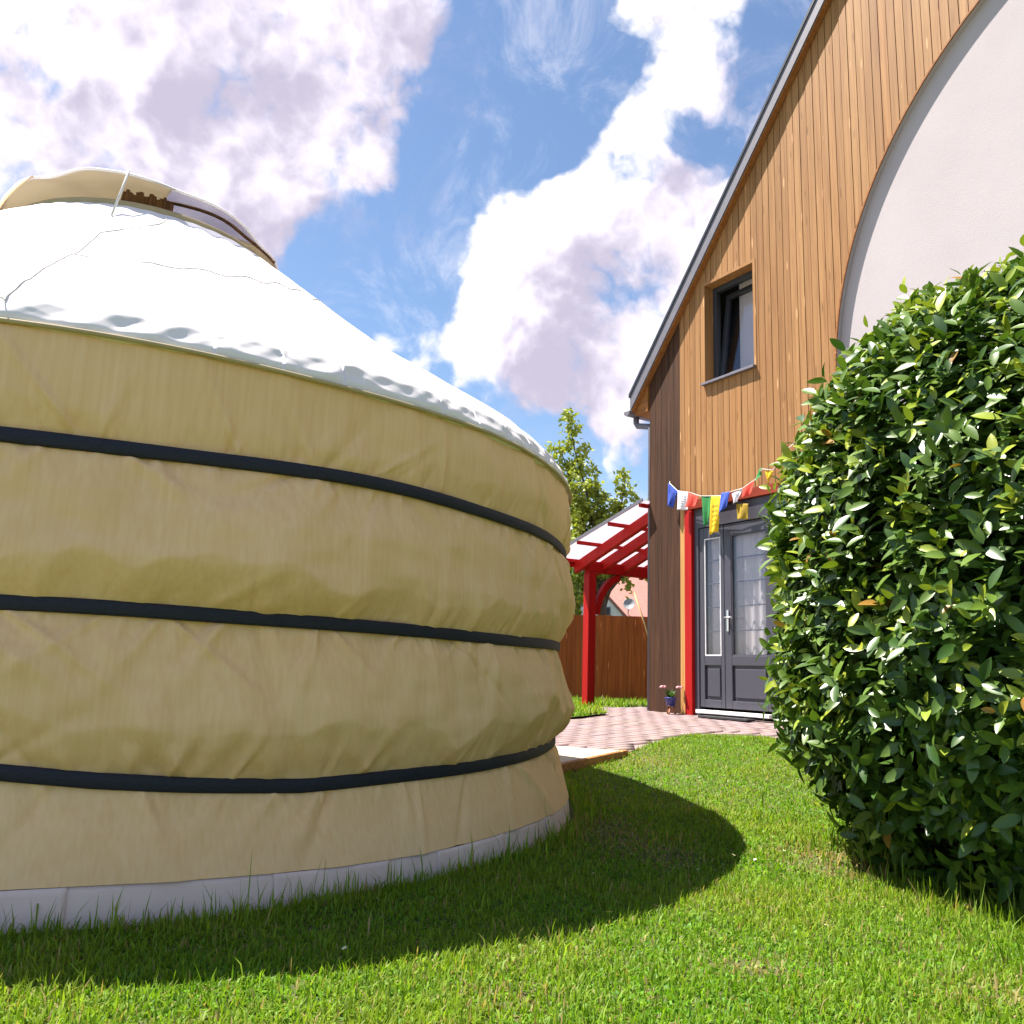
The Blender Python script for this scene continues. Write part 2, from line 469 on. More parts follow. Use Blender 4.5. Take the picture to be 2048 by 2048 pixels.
m = M('polycarbonate'); m.set(Roughness=.35)
f = m.noise(m.coord(), 4, 5, .6); c = m.ramp(f, [(.3, (.80, .72, .78)), (.7, (.86, .80, .85))]); m.col(c); m.translucent(.6, sock=c); MAT['poly'] = m.m

m = M('pink_pavers'); m.set(Roughness=.85)
f = m.noise(m.coord(), 3, 6, .6); f2 = m.noise(m.coord(), 60, 4, .6)
c = m.ramp(f, [(.3, (.26, .185, .175)), (.7, (.30, .225, .217))])
c = m.mix(.6, c, m.ramp(f2, [(.3, (.8, .78, .78)), (.7, (1, 1, 1))]), 'MULTIPLY')
at = m.N.new('ShaderNodeAttribute'); at.attribute_name = 'Col'
c = m.mix(1.0, c, at.outputs['Color'], 'MULTIPLY'); m.col(c); m.bump(f2, .3, .003); MAT['pavers'] = m.m
MAT['joint'] = plain('paving_sand', (.27, .195, .185), .95)
MAT['slab'] = plain('pale_concrete', (.50, .45, .33), .85, 0, .08, 6, .2)

m = M('lawn_soil'); m.set(Roughness=.95)
f = m.noise(m.coord(), 2.5, 7, .65); f2 = m.noise(m.coord(), 40, 5, .65)
c = m.ramp(f, [(.3, (.07, .10, .02)), (.6, (.10, .12, .03)), (.75, (.17, .13, .06))])
c = m.mix(.7, c, m.ramp(f2, [(.3, (.55, .5, .45)), (.7, (1.15, 1.1, 1))]), 'MULTIPLY'); m.col(c); m.bump(f2, .8, .02); MAT['soil'] = m.m


def leafmat(name, rough, trans, spec=.5, coat=0.0):
    m = M(name); at = m.N.new('ShaderNodeAttribute'); at.attribute_name = 'Col'
    m.col(at.outputs['Color']); m.set(Roughness=rough, Specular_IOR_Level=spec, Coat_Weight=coat, Coat_Roughness=.15)
    tc_ = m.mix(1.0, at.outputs['Color'], (1.15, 1.25, .55), 'MULTIPLY')
    m.translucent(trans, sock=tc_)
    return m.m


MAT['grass'] = leafmat('grass_blades', .55, .45, .3)
MAT['laurel'] = leafmat('laurel_leaves', .36, .16, .5, .0)
MAT['tree_leaf'] = leafmat('tree_leaves', .5, .3, .4)
MAT['bark'] = plain('bark', (.12, .085, .06), .9, 0, .4, 22, .5)
MAT['stem'] = plain('laurel_stem', (.12, .10, .045), .8, 0, .3)
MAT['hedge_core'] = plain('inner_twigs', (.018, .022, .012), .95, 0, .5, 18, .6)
MAT['petal'] = plain('white_petals', (.8, .8, .78), .6)
MAT['yolk'] = plain('yellow_petals', (.75, .5, .03), .6)
MAT['terracotta_roof'] = plain('rose_tiled_roof', (.36, .155, .125), .85, 0, .14, 7, .4)
MAT['render_white'] = plain('white_render', (.75, .73, .70), .9)
MAT['render_blue'] = plain('bluish_white_paint', (.62, .66, .78), .8)
MAT['grey'] = plain('grey_metal_dish', (.30, .31, .31), .6, 0, .1)
MAT['cane'] = plain('bamboo_cane', (.66, .42, .19), .6)

# ------------------------------------------------------------------ terrain
YC = np.array([-2.115, 4.554])
HOUSE_O = (1.611, 9.923, .294)
HOUSE_RZ = math.atan2(-.8523, .5231)
CT, ST = math.cos(HOUSE_RZ), math.sin(HOUSE_RZ)


def H2W(x, y, z=0.0):
    return (HOUSE_O[0] + x * CT - y * ST, HOUSE_O[1] + x * ST + y * CT, HOUSE_O[2] + z)


def terr_z(x, y): return .294 + .035 * (x - 1.611) + .030 * (y - 9.923)


arc = [(YC[0] + 2.56 * math.cos(rad(a)), YC[1] + 2.56 * math.sin(rad(a))) for a in range(70, 12, -6)]
T_IN = [H2W(9.0, .3)[:2], H2W(.02, .3)[:2]]
TERR = [(-3.2, 9.0), (-1.2, 7.0)] + arc[1:-1] + [(.31, 5.48), (.345, 5.535), (.827, 6.204), (1.0, 6.52), (1.145, 6.792), (1.283, 7.001), (1.422, 7.185), (1.552, 7.339), (1.685, 7.458), (1.802, 7.518), (1.907, 7.514), (2.022, 7.468), (2.12, 7.36), (2.217, 7.122), (2.4, 6.6), (2.9, 5.9), (3.9, 4.9), (4.9, 3.7), (5.8, 2.6)] + [T_IN[0], T_IN[1], (1.80, 10.70), (.647, 10.51), (-3.2, 10.5)]
TP = np.array(TERR)
TONGUE = np.array([(-3.0, 8.6), (-.4, 8.65), (.54, 8.78), (.80, 9.0), (1.08, 9.37), (1.06, 9.6), (.9, 9.78), (.59, 9.88), (-.4, 9.95), (-3.0, 9.95)])


def inside(poly, x, y):
    x = np.asarray(x); y = np.asarray(y); r = np.zeros(x.shape, bool); n = len(poly); j = n - 1
    for i in range(n):
        xi, yi = poly[i]; xj, yj = poly[j]
        c = ((yi > y) != (yj > y)) & (x < (xj - xi) * (y - yi) / (yj - yi + 1e-12) + xi)
        r ^= c; j = i
    return r


def lawn_z(x, y):
    z = .225 * sstep(4.2, 7.8, y) + .045 * sstep(8.5, 11.0, y)
    z = z + .012 * fbm(np.asarray(x) * .9, np.asarray(y) * .9, 3, 5) + .006 * pn(np.asarray(x) * 4, np.asarray(y) * 4, 9)
    return np.where(np.asarray(y) > 3, z, z)


def ground():
    xs = np.concatenate([np.linspace(-300, -12, 14), np.linspace(-9, -2.1, 24), np.arange(-2, 5.01, .06), np.linspace(5.4, 12, 20), np.linspace(15, 300, 14)])
    ys = np.concatenate([np.linspace(-120, -3, 8), np.arange(-2, .8, .2), np.arange(.8, 8.2, .06), np.arange(8.3, 16, .2), np.linspace(17, 40, 18), np.linspace(50, 600, 16)])
    X, Y = np.meshgrid(xs, ys)
    Z = lawn_z(X, Y)
    ins = inside(TERR, X, Y)
    Z = np.where(ins, np.minimum(Z, terr_z(X, Y) - .08), Z)
    me = np_mesh('lawn', np.stack([X, Y, Z], -1).reshape(-1, 3), grid_quads(len(xs), len(ys)))
    tag(link('lawn', me, MAT['soil'], None, True), kind='structure')


ground()


def terrace():
    from mathutils.geometry import tessellate_polygon
    top = [(x, y, terr_z(x, y) - .012) for x, y in TERR]; n = len(top)
    tris = tessellate_polygon([[Vector(p) for p in top]])
    v = top + [(x, y, z - .25) for x, y, z in top]
    f = [tuple(t) for t in tris] + [(i, (i + 1) % n, n + (i + 1) % n, n + i) for i in range(n)]
    me = bpy.data.meshes.new('terrace'); me.from_pydata(v, [], f); me.update()
    bm = bmesh.new(); bm.from_mesh(me); bmesh.ops.recalc_face_normals(bm, faces=bm.faces); bm.to_mesh(me); bm.free()
    t = tag(link('terrace', me, MAT['joint']), kind='structure')
    # pavers, parallel to the facade, in stretcher bond
    L, W, g = .20, .10, .006
    V = []; Q = []; Cc = []
    rng = np.random.default_rng(11)
    rot = rad(38)
    cr_, sr_ = math.cos(rot), math.sin(rot)
    for j in range(-80, 90):
        for i in range(-45, 45):
            u = (i + .5 * (j % 2)) * L; w = j * W
            cx, cy = 1.2 + u * cr_ - w * sr_, 8.2 + u * sr_ + w * cr_
            if not (-.4 < cx < 4.2 and 4.6 < cy < 11.2): continue
            cs = [(u + a * (L - g) / 2, w + b * (W - g) / 2) for a, b in ((-1, -1), (1, -1), (1, 1), (-1, 1))]
            P = [(1.2 + a * cr_ - b * sr_, 8.2 + a * sr_ + b * cr_) for a, b in cs]
            if not inside(TP, np.array([p[0] for p in P]), np.array([p[1] for p in P])).all(): continue
            if inside(TONGUE, np.array([cx]), np.array([cy]))[0]: continue
            if SLAB is not None and inside(SLAB, np.array([p[0] for p in P]), np.array([p[1] for p in P])).any(): continue
            b0 = len(V); dz = rng.normal(0, .0012)
            V += [(x, y, terr_z(x, y) + dz) for x, y in P] + [(x, y, terr_z(x, y) - .02) for x, y in P]
            Q += [(b0, b0 + 1, b0 + 2, b0 + 3), (b0, b0 + 4, b0 + 5, b0 + 1), (b0 + 1, b0 + 5, b0 + 6, b0 + 2), (b0 + 2, b0 + 6, b0 + 7, b0 + 3), (b0 + 3, b0 + 7, b0 + 4, b0)]
            k = rng.uniform(.95, 1.03); Cc += [(k, k * rng.uniform(.94, 1.03), k * rng.uniform(.94, 1.05))] * 8
    o = link('pavers', np_mesh('pavers', np.array(V), np.array(Q), None, np.array(Cc)), MAT['pavers'], t)
    o['kind'] = 'stuff'


# pale slab and timber edging where the terrace meets the yurt
SLAB = np.array([(.35, 5.55), (.835, 6.22), (.747, 6.24), (.355, 6.52), (.0, 6.62), (.22, 6.05)])
terrace()


def poly_slab(name, poly, zt, zb, mat, parent=None):
    n = len(poly); v = [(x, y, terr_z(x, y) + zt) for x, y in poly] + [(x, y, terr_z(x, y) + zb) for x, y in poly]
    f = [tuple(range(n)), tuple(n + i for i in reversed(range(n)))] + [(i, n + i, n + (i + 1) % n, (i + 1) % n) for i in range(n)]
    me = bpy.data.meshes.new(name); me.from_pydata(v, [], f); me.update()
    bm = bmesh.new(); bm.from_mesh(me); bmesh.ops.recalc_face_normals(bm, faces=bm.faces); bm.to_mesh(me); bm.free()
    return link(name, me, mat, parent)


tag(poly_slab('concrete_slab', [tuple(p) for p in SLAB], .006, -.1, MAT['slab']), 'pale cream concrete slab between the yurt and the pink paving', 'slab')
a_, b_ = Vector((.30, 5.46, 0)), Vector((.85, 6.22, 0))
mb = MB(); mb.bar((a_.x, a_.y, terr_z(a_.x, a_.y) - .055), (b_.x, b_.y, terr_z(b_.x, b_.y) - .055), .045, .13)
tag(mb.build('timber_edging', MAT['edging'], None, .006), 'brown timber edging board along the raised terrace beside the yurt', 'edging')

n = len(TONGUE)
me = np_mesh('grass_strip', np.array([(x, y, terr_z(x, y) + .02) for x, y in TONGUE] + [(-1.0, 9.3, terr_z(-1, 9.3) + .03)]), None, np.array([(i, (i + 1) % n, n) for i in range(n)]))
tag(link('grass_strip', me, MAT['soil']), kind='structure')

# ------------------------------------------------------------------ yurt
def yurt():
    root = empty('yurt', (YC[0], YC[1], 0))
    tag(root, 'round tan canvas yurt with white roof and three dark bands', 'yurt')
    B3T = np.radians([-180, -95, -80, -70.1, -64.6, -58.7, -50.5, -41.9, -29.3, -8.7, 15, 180]); B3Z = [0, .02, .036, .034, .009, -.010, -.028, -.020, -.014, .006, .004, 0]

    def zb(k, th):
        d = np.degrees(th)
        if k == 'rim': return 1.572 + .004 * np.sin(th * 9)
        if k == 'b1': return 1.268 + .010 * np.exp(-((d + 44) / 12) ** 2) - .007 * np.exp(-((d + 70) / 12) ** 2) + .002 * np.sin(th * 13)
        if k == 'b2': return .806 + .007 * np.exp(-((d + 68) / 9) ** 2) - .009 * np.exp(-((d + 28) / 14) ** 2)
        if k == 'b3': return .341 + np.interp(th, B3T, B3Z)
        if k == 'hem': return .092 + .010 * np.exp(-((d + 68) / 9) ** 2) - .010 * np.exp(-((d + 42) / 11) ** 2)
        return -.06 + 0 * th
    RB = dict(rim=2.409, b1=2.384, b2=2.362, b3=2.348, hem=2.442, gnd=2.455)
    KEYS = ['rim', 'b1', 'b2', 'b3', 'hem']
    # denser columns on the side the garden path sees
    th = np.unique(np.concatenate([np.linspace(-np.pi, np.pi, 420, endpoint=False), np.radians(np.linspace(-125, 20, 1250))]))
    nt_ = len(th)
    rows = {0: 34, 1: 52, 2: 54, 3: 30}
    AMP = {0: .024, 1: .072, 2: .086, 3: .006}
    R_, Z_ = [], []
    s = th * 2.4
    cg = np.random.default_rng(77); CRE = {}
    for i in range(4):
        L_ = []
        for up_ in (True, False):
            if (i == 3 and up_) or (i == 0 and not up_): continue
            for _ in range(80 if i in (1, 2) else 55):
                L_.append((up_, cg.uniform(-2.3, .6) * 2.4 * .85, cg.normal(0, .55), cg.uniform(.07, .30), cg.uniform(.012, .036), cg.uniform(.004, .017) * cg.choice([1, -1], p=[.65, .35])))
            for _ in range(150):
                L_.append((up_, cg.uniform(-2.3, .6) * 2.4 * .85, cg.normal(0, .45), cg.uniform(.03, .11), cg.uniform(.005, .013), cg.uniform(.002, .006) * cg.choice([1, -1], p=[.6, .4])))
        CRE[i] = L_
    for i in range(4):
        kt, kb = KEYS[i], KEYS[i + 1]; n = rows[i]
        zt, zbm = zb(kt, th), zb(kb, th); hgt = (zt - zbm).mean()
        for j in range(n + (i == 3)):
            v = j / n
            vv = np.full(nt_, v)
            z = zt + (zbm - zt) * vv
            r = RB[kt] + (RB[kb] - RB[kt]) * vv
            pk = np.clip(.64 + .13 * fbm(s * 1.5, i * 7.3, 2, 20 + i) * 2 + .13 * pn(s * 3.6, i * 2.7, 25) + .05 * pn(s * 9, i * 2.7, 27), .40, .88)
            a1_, a2_ = np.clip(vv / pk, 0, 1), np.clip((vv - pk) / (1 - pk), 0, 1)
            up = .3 * np.sin(a1_ * np.pi / 2) + .7 * (1 - (1 - a1_) ** 1.12); dn = .3 * np.cos(a2_ * np.pi / 2) + .7 * (1 - a2_ ** 1.05)
            A = AMP[i] * (1 + .55 * fbm(s * 1.1, i * 3.1 + v * .6, 2, 30 + i) * 1.6)
            r = r + A * np.where(vv < pk, up, dn)
            db = (1 - v) * hgt; dt = v * hgt
            k_ = 1.0 if i in (1, 2) else .6
            r = r + k_ * .010 * pn(s * 5.5 + .9 * db * pn(s * .7, 3.3, 41), i + db * 1.5, 50 + i) * math.exp(-db / .10) * (0 if i == 3 else 1)
            r = r + k_ * .008 * pn(s * 7.0 + 2.0 * dt, i + dt * 1.2, 60 + i) * math.exp(-dt / .13) * (0 if i == 0 else 1)
            r = r + k_ * .004 * pn(s * 17 + 3 * db, db * 3 + i, 65 + i) * math.exp(-db / .045) * (0 if i == 3 else 1)
            if i == 0: r = r + .005 * pn(s * 6.5 + .5 * v, v * .8, 50) * (.25 + .75 * v)
            r = r + (.024 if i in (1, 2) else .010) * fbm(s * 1.5, z * 4.6 + i, 3, 70 + i) * math.sin(math.pi * min(max(v, .02), .98)) ** .5
            dr_ = (.25 + .75 * sstep(-.95, -.45, th)) * (.008 if i < 3 else .003)
            r = r + dr_ * pn(s * 8.5 + .25 * pn(s, z * 3, 95), z * 1.1 + i * 5.1, 96) + .4 * dr_ * pn(s * 19, z * 2.0 + i, 97)
            # creases fanning out of the bands
            for (up_, s0, sl_, ln, wd_, am) in CRE[i]:
                dd_ = db if up_ else dt
                tpr = math.exp(-(dd_ / ln) ** 2) * (1 - math.exp(-(dd_ / .025) ** 2))
                if tpr < .02: continue
                w_ = wd_ * (.5 + 1.6 * dd_ / ln)
                x_ = (s - (s0 + sl_ * dd_)) / w_
                m_ = np.abs(x_) < 3
                r[m_] += am * tpr * np.exp(-x_[m_] ** 2) * (1 + .0 * x_[m_])
            # shallow pinch right at each band
            R_.append(r); Z_.append(z)
    R_ = np.array(R_); Z_ = np.array(Z_)
    V = np.stack([R_ * np.cos(th), R_ * np.sin(th), Z_], -1).reshape(-1, 3)
    q = grid_quads(nt_, len(R_), True)[:, ::-1]
    wall = link('wall_cover', np_mesh('wall_cover', V, q), MAT['canvas'], root, True)
    # pale skirt lying on the grass, in lengths with overlaps
    edges = [-180, -140, -112, -84, -65.7, -53.0, -44.0, -38.8, -30, -20, -11.5, 8, 40, 80, 120, 150, 180]
    for a0, a1 in zip(edges[:-1], edges[1:]):
        t2 = np.radians(np.linspace(a0, a1 + .35, max(6, int((a1 - a0) * 3))))
        rows_ = []
        lift = .004 * (edges.index(a0) % 2)
        for j in range(13):
            v = j / 12; z = zb('hem', t2) - .002 + (-.10 - zb('hem', t2)) * v
            r = 2.448 - .012 + .03 * v + .012 * pn(t2 * 2.4 * 3, v * 1.3, 110) * v + .006 * pn(t2 * 2.4 * 9, v * 2, 111) * v + lift
            rows_.append(np.stack([r * np.cos(t2), r * np.sin(t2), z], -1))
        V2 = np.array(rows_).reshape(-1, 3)
        o = link('skirt_panel', np_mesh('skirt_panel', V2, grid_quads(len(t2), 13)[:, ::-1]), MAT['skirt'], root, True)
        so = o.modifiers.new('cloth', 'SOLIDIFY'); so.thickness = .003; so.offset = 1
    # bands
    for i, k in enumerate(('b1', 'b2', 'b3')):
        t3 = np.linspace(-np.pi, np.pi, 720, endpoint=False)
        z0 = zb(k, t3); hh, tt = .0215, .011
        prof = [(math.cos(a), math.sin(a)) for a in np.linspace(0, 2 * np.pi, 14, endpoint=False)]
        sg = lambda c: math.copysign(abs(c) ** .6, c)
        rows_ = []
        rr = RB[k] + .013 + .002 * pn(t3 * 2.4 * 2.2, i, 120 + i)
        for cx, cz in prof:
            w = hh * (1 + .03 * pn(t3 * 11, i, 125))
            rows_.append(np.stack([(rr + tt * sg(cx)) * np.cos(t3), (rr + tt * sg(cx)) * np.sin(t3), z0 + w * sg(cz)], -1))
        rows_.append(rows_[0])
        link('band', np_mesh('band', np.array(rows_).reshape(-1, 3), grid_quads(720, len(rows_), True)), MAT['navy'], root, True)
    # roof
    prof = np.array([(2.395, 1.556), (2.418, 1.575), (2.420, 1.598), (2.385, 1.658), (2.295, 1.745), (2.17, 1.83), (1.91, 1.99), (1.62, 2.16), (1.13, 2.53), (.72, 2.84), (.66, 2.86)])
    d = np.concatenate([[0], np.cumsum(np.hypot(*np.diff(prof, axis=0).T))])
    u = np.concatenate([np.linspace(0, .30, 60), np.linspace(.315, d[-1], 90)])
    # smooth the profile a little
    pr_ = np.interp(u, d, prof[:, 0]); pz_ = np.interp(u, d, prof[:, 1])
    ker = np.array([1, 2, 3, 2, 1]) / 9
    pr2 = np.convolve(np.pad(pr_, 2, 'edge'), ker, 'valid'); pz2 = np.convolve(np.pad(pz_, 2, 'edge'), ker, 'valid')
    tr_ = np.unique(np.concatenate([np.linspace(-np.pi, np.pi, 360, endpoint=False), np.radians(np.linspace(-125, 30, 900))]))
    st = tr_ * 2.4
    RR, ZZ = [], []
    for r0, z0, uu in zip(pr2, pz2, u):
        w = math.exp(-((uu - .10) / .085) ** 2)
        fold = .008 * fbm(st * 2.6 + uu * 4.5, uu * 5, 3, 130) + .0025 * np.clip(1 - np.abs(pn(st * 2.6 + uu * 7, uu * 3, 133)) * 3.2, 0, 1)
        fold = fold + .006 * pn(st * 11 - uu * 14, uu * 4, 135)
        sag = (.006 * np.cos(tr_ * 44) + .012 * fbm(st * 1.3, uu * 2.5, 3, 137)) * min(1, uu / .4) * min(1, (d[-1] - uu) / .3)
        dr = fold * w
        RR.append(r0 + dr * .9 + sag * .35); ZZ.append(z0 + (dr * .45 if uu > .03 else 0) + sag * .8)
    RR = np.array(RR); ZZ = np.array(ZZ)
    RR[0] = 2.400; ZZ[0] = 1.562
    V = np.stack([RR * np.cos(tr_), RR * np.sin(tr_), ZZ], -1).reshape(-1, 3)
    roof = link('roof_cover', np_mesh('roof_cover', V, grid_quads(len(tr_), len(RR), True)), MAT['white_canvas'], root, True)
    t3 = np.linspace(-np.pi, np.pi, 361)
    MB().tube([(2.424 * math.cos(t), 2.424 * math.sin(t), float(zb('rim', np.array(t)))) for t in t3], .0075, 7, False).build('eave_piping', MAT['cord_tan'], roof, smooth=True, fix=False)

    def roof_pt(deg, r, lift=.006):
        t = rad(deg); k = int(np.argmin(np.abs(tr_ - t)))
        z = np.interp(-r, -RR[20:, k], ZZ[20:, k])
        return ((r + lift * .5) * math.cos(t), (r + lift * .5) * math.sin(t), z + lift)

    def string(pts, rr_, name='roof_cord', mat='cord_white', sub=24):
        P = []
        for (a0, r0), (a1, r1) in zip(pts[:-1], pts[1:]):
            for i in range(sub): P.append(roof_pt(a0 + (a1 - a0) * i / sub, r0 + (r1 - r0) * i / sub, rr_))
        P.append(roof_pt(*pts[-1], rr_))
        MB().tube(P, rr_, 6).build(name, MAT[mat], root, smooth=True, fix=False)
    string([(-110, 2.2), (-90, 2.08), (-78, 1.96), (-73.4, 1.736), (-64.6, 1.588), (-53.3, 1.487), (-37.8, 1.30), (-10, 1.15), (20, 1.1)], .0022)
    string([(-74, 2.44), (-73.4, 2.41), (-72.9, 2.254), (-73.2, 1.69), (-73.1, 1.324), (-70, 1.151), (-65.2, 1.047), (-60, .8)], .0022)
    # crown: wooden ring, ribs and the lifted fabric cap
    zc = 2.85
    MB().lathe([(.63, zc - .03), (.70, zc - .03), (.71, zc + .005), (.69, zc + .03), (.63, zc + .03), (.63, zc - .03)], n=96).build('crown_ring', MAT['cord_tan'], root, smooth=True)
    for a in range(-165, 181, 30):
        t = rad(a); P = []
        for i in range(9):
            v = i / 8; P.append(((.66 * (1 - v)) * math.cos(t), (.66 * (1 - v)) * math.sin(t), zc + .02 + .155 * math.sin(v * math.pi / 2)))
        MB().tube(P, .011, 6).build('crown_rib', MAT['crown_wood'], root, smooth=True, fix=False)
    for k in range(15):
        t = rad(-79 + 1.55 * k); z1 = zc + .13 + .012 * math.sin(k * 1.7)
        MB().tube([(.60 * math.cos(t), .60 * math.sin(t), zc + .03), (.585 * math.cos(t + .01), .585 * math.sin(t + .01), z1)], .009 + .002 * (k % 3), 6).build('crown_stick', MAT['crown_wood'], root, smooth=True, fix=False)
    # cap: a shallow dome whose rim is propped up towards the garden
    def cap(a0, a1, name, mat, r_out=.735, nn=160, extra=0.0):
        tt_ = np.radians(np.linspace(a0, a1, nn)); rows_ = []
        for j in range(25):
            v = j / 24; r = r_out * v
            dd = np.degrees(tt_)
            open_ = np.clip(np.cos(np.radians(dd + 82)), 0, 1) ** .9
            rim = zc + .012 + .150 * open_ + .012 * np.cos(tt_ * 9) + .010 * pn(tt_ * 3, .2, 140)
            top = zc + .245
            z = top - (top - rim) * v ** 2.1 + .006 * np.cos(tt_ * 12) * v - .02 * math.exp(-((v - 1) / .06) ** 2)
            rr_ = r * (1 + .015 * pn(tt_ * 4, v * 2, 141)) + .0 * v
            rows_.append(np.stack([rr_ * np.cos(tt_), rr_ * np.sin(tt_), z + extra], -1))
        o = link(name, np_mesh(name, np.array(rows_).reshape(-1, 3), grid_quads(nn, 25)[:, ::-1]), mat, root, True)
        so = o.modifiers.new('cloth', 'SOLIDIFY'); so.thickness = .006; so.offset = 1
        return o
    cap(-8, 302, 'crown_cap', MAT['cap_canvas'])
    cap(-58, -8, 'crown_window', MAT['plastic'], nn=40)
    def cap_pt(deg, v, lift):
        t = rad(deg); open_ = max(0, math.cos(rad(deg + 82))) ** .9
        rim = zc + .012 + .150 * open_ + .012 * math.cos(t * 9) + .010 * float(pn(t * 3, .2, 140)); top = zc + .245
        z = top - (top - rim) * v ** 2.1 + .006 * math.cos(t * 12) * v - .02 * math.exp(-((v - 1) / .06) ** 2)
        rr_ = .735 * v * (1 + .015 * float(pn(t * 4, v * 2, 141)))
        return (rr_ * math.cos(t), rr_ * math.sin(t), z + lift)
    MB().tube([cap_pt(a, 1.0, .003) for a in range(-180, 181, 2)], .007, 6, False).build('cap_lit_edge', MAT['white_canvas'], root, smooth=True, fix=False)  # white tube added along the cap rim as its sunlit edge
    MB().tube([cap_pt(-60 + 56 * i / 16, .55 + .45 * i / 16, -.006) for i in range(17)], .009, 6).build('crown_rib', MAT['crown_wood'], root, smooth=True, fix=False)
    # hanging side flap of the cap on the far left and the cord that holds the cap down
    tt_ = np.radians(np.linspace(-200, -112, 50)); rows_ = []
    for j in range(8):
        v = j / 7; dd = np.degrees(tt_); open_ = np.clip(np.cos(np.radians(dd + 82)), 0, 1) ** .9
        ztop = zc + .004 + .150 * open_; low = np.where(dd > -155, .16 * np.clip((-112 - dd) / 40, 0, 1) + .02, .18)
        rows_.append(np.stack([(.738 + .02 * v) * np.cos(tt_), (.738 + .02 * v) * np.sin(tt_), ztop - low * v], -1))
    o = link('cap_flap', np_mesh('cap_flap', np.array(rows_).reshape(-1, 3), grid_quads(50, 8)), MAT['canvas'], root, True)
    so = o.modifiers.new('cloth', 'SOLIDIFY'); so.thickness = .004
    t = rad(-74.6); p1 = roof_pt(-74.5, 1.0, .004)
    MB().tube([(.745 * math.cos(t), .745 * math.sin(t), zc + .168), (.762 * math.cos(t), .762 * math.sin(t), zc + .13), p1], .006, 6).build('cap_cord', MAT['cord_white'], root, smooth=True, fix=False)


yurt()

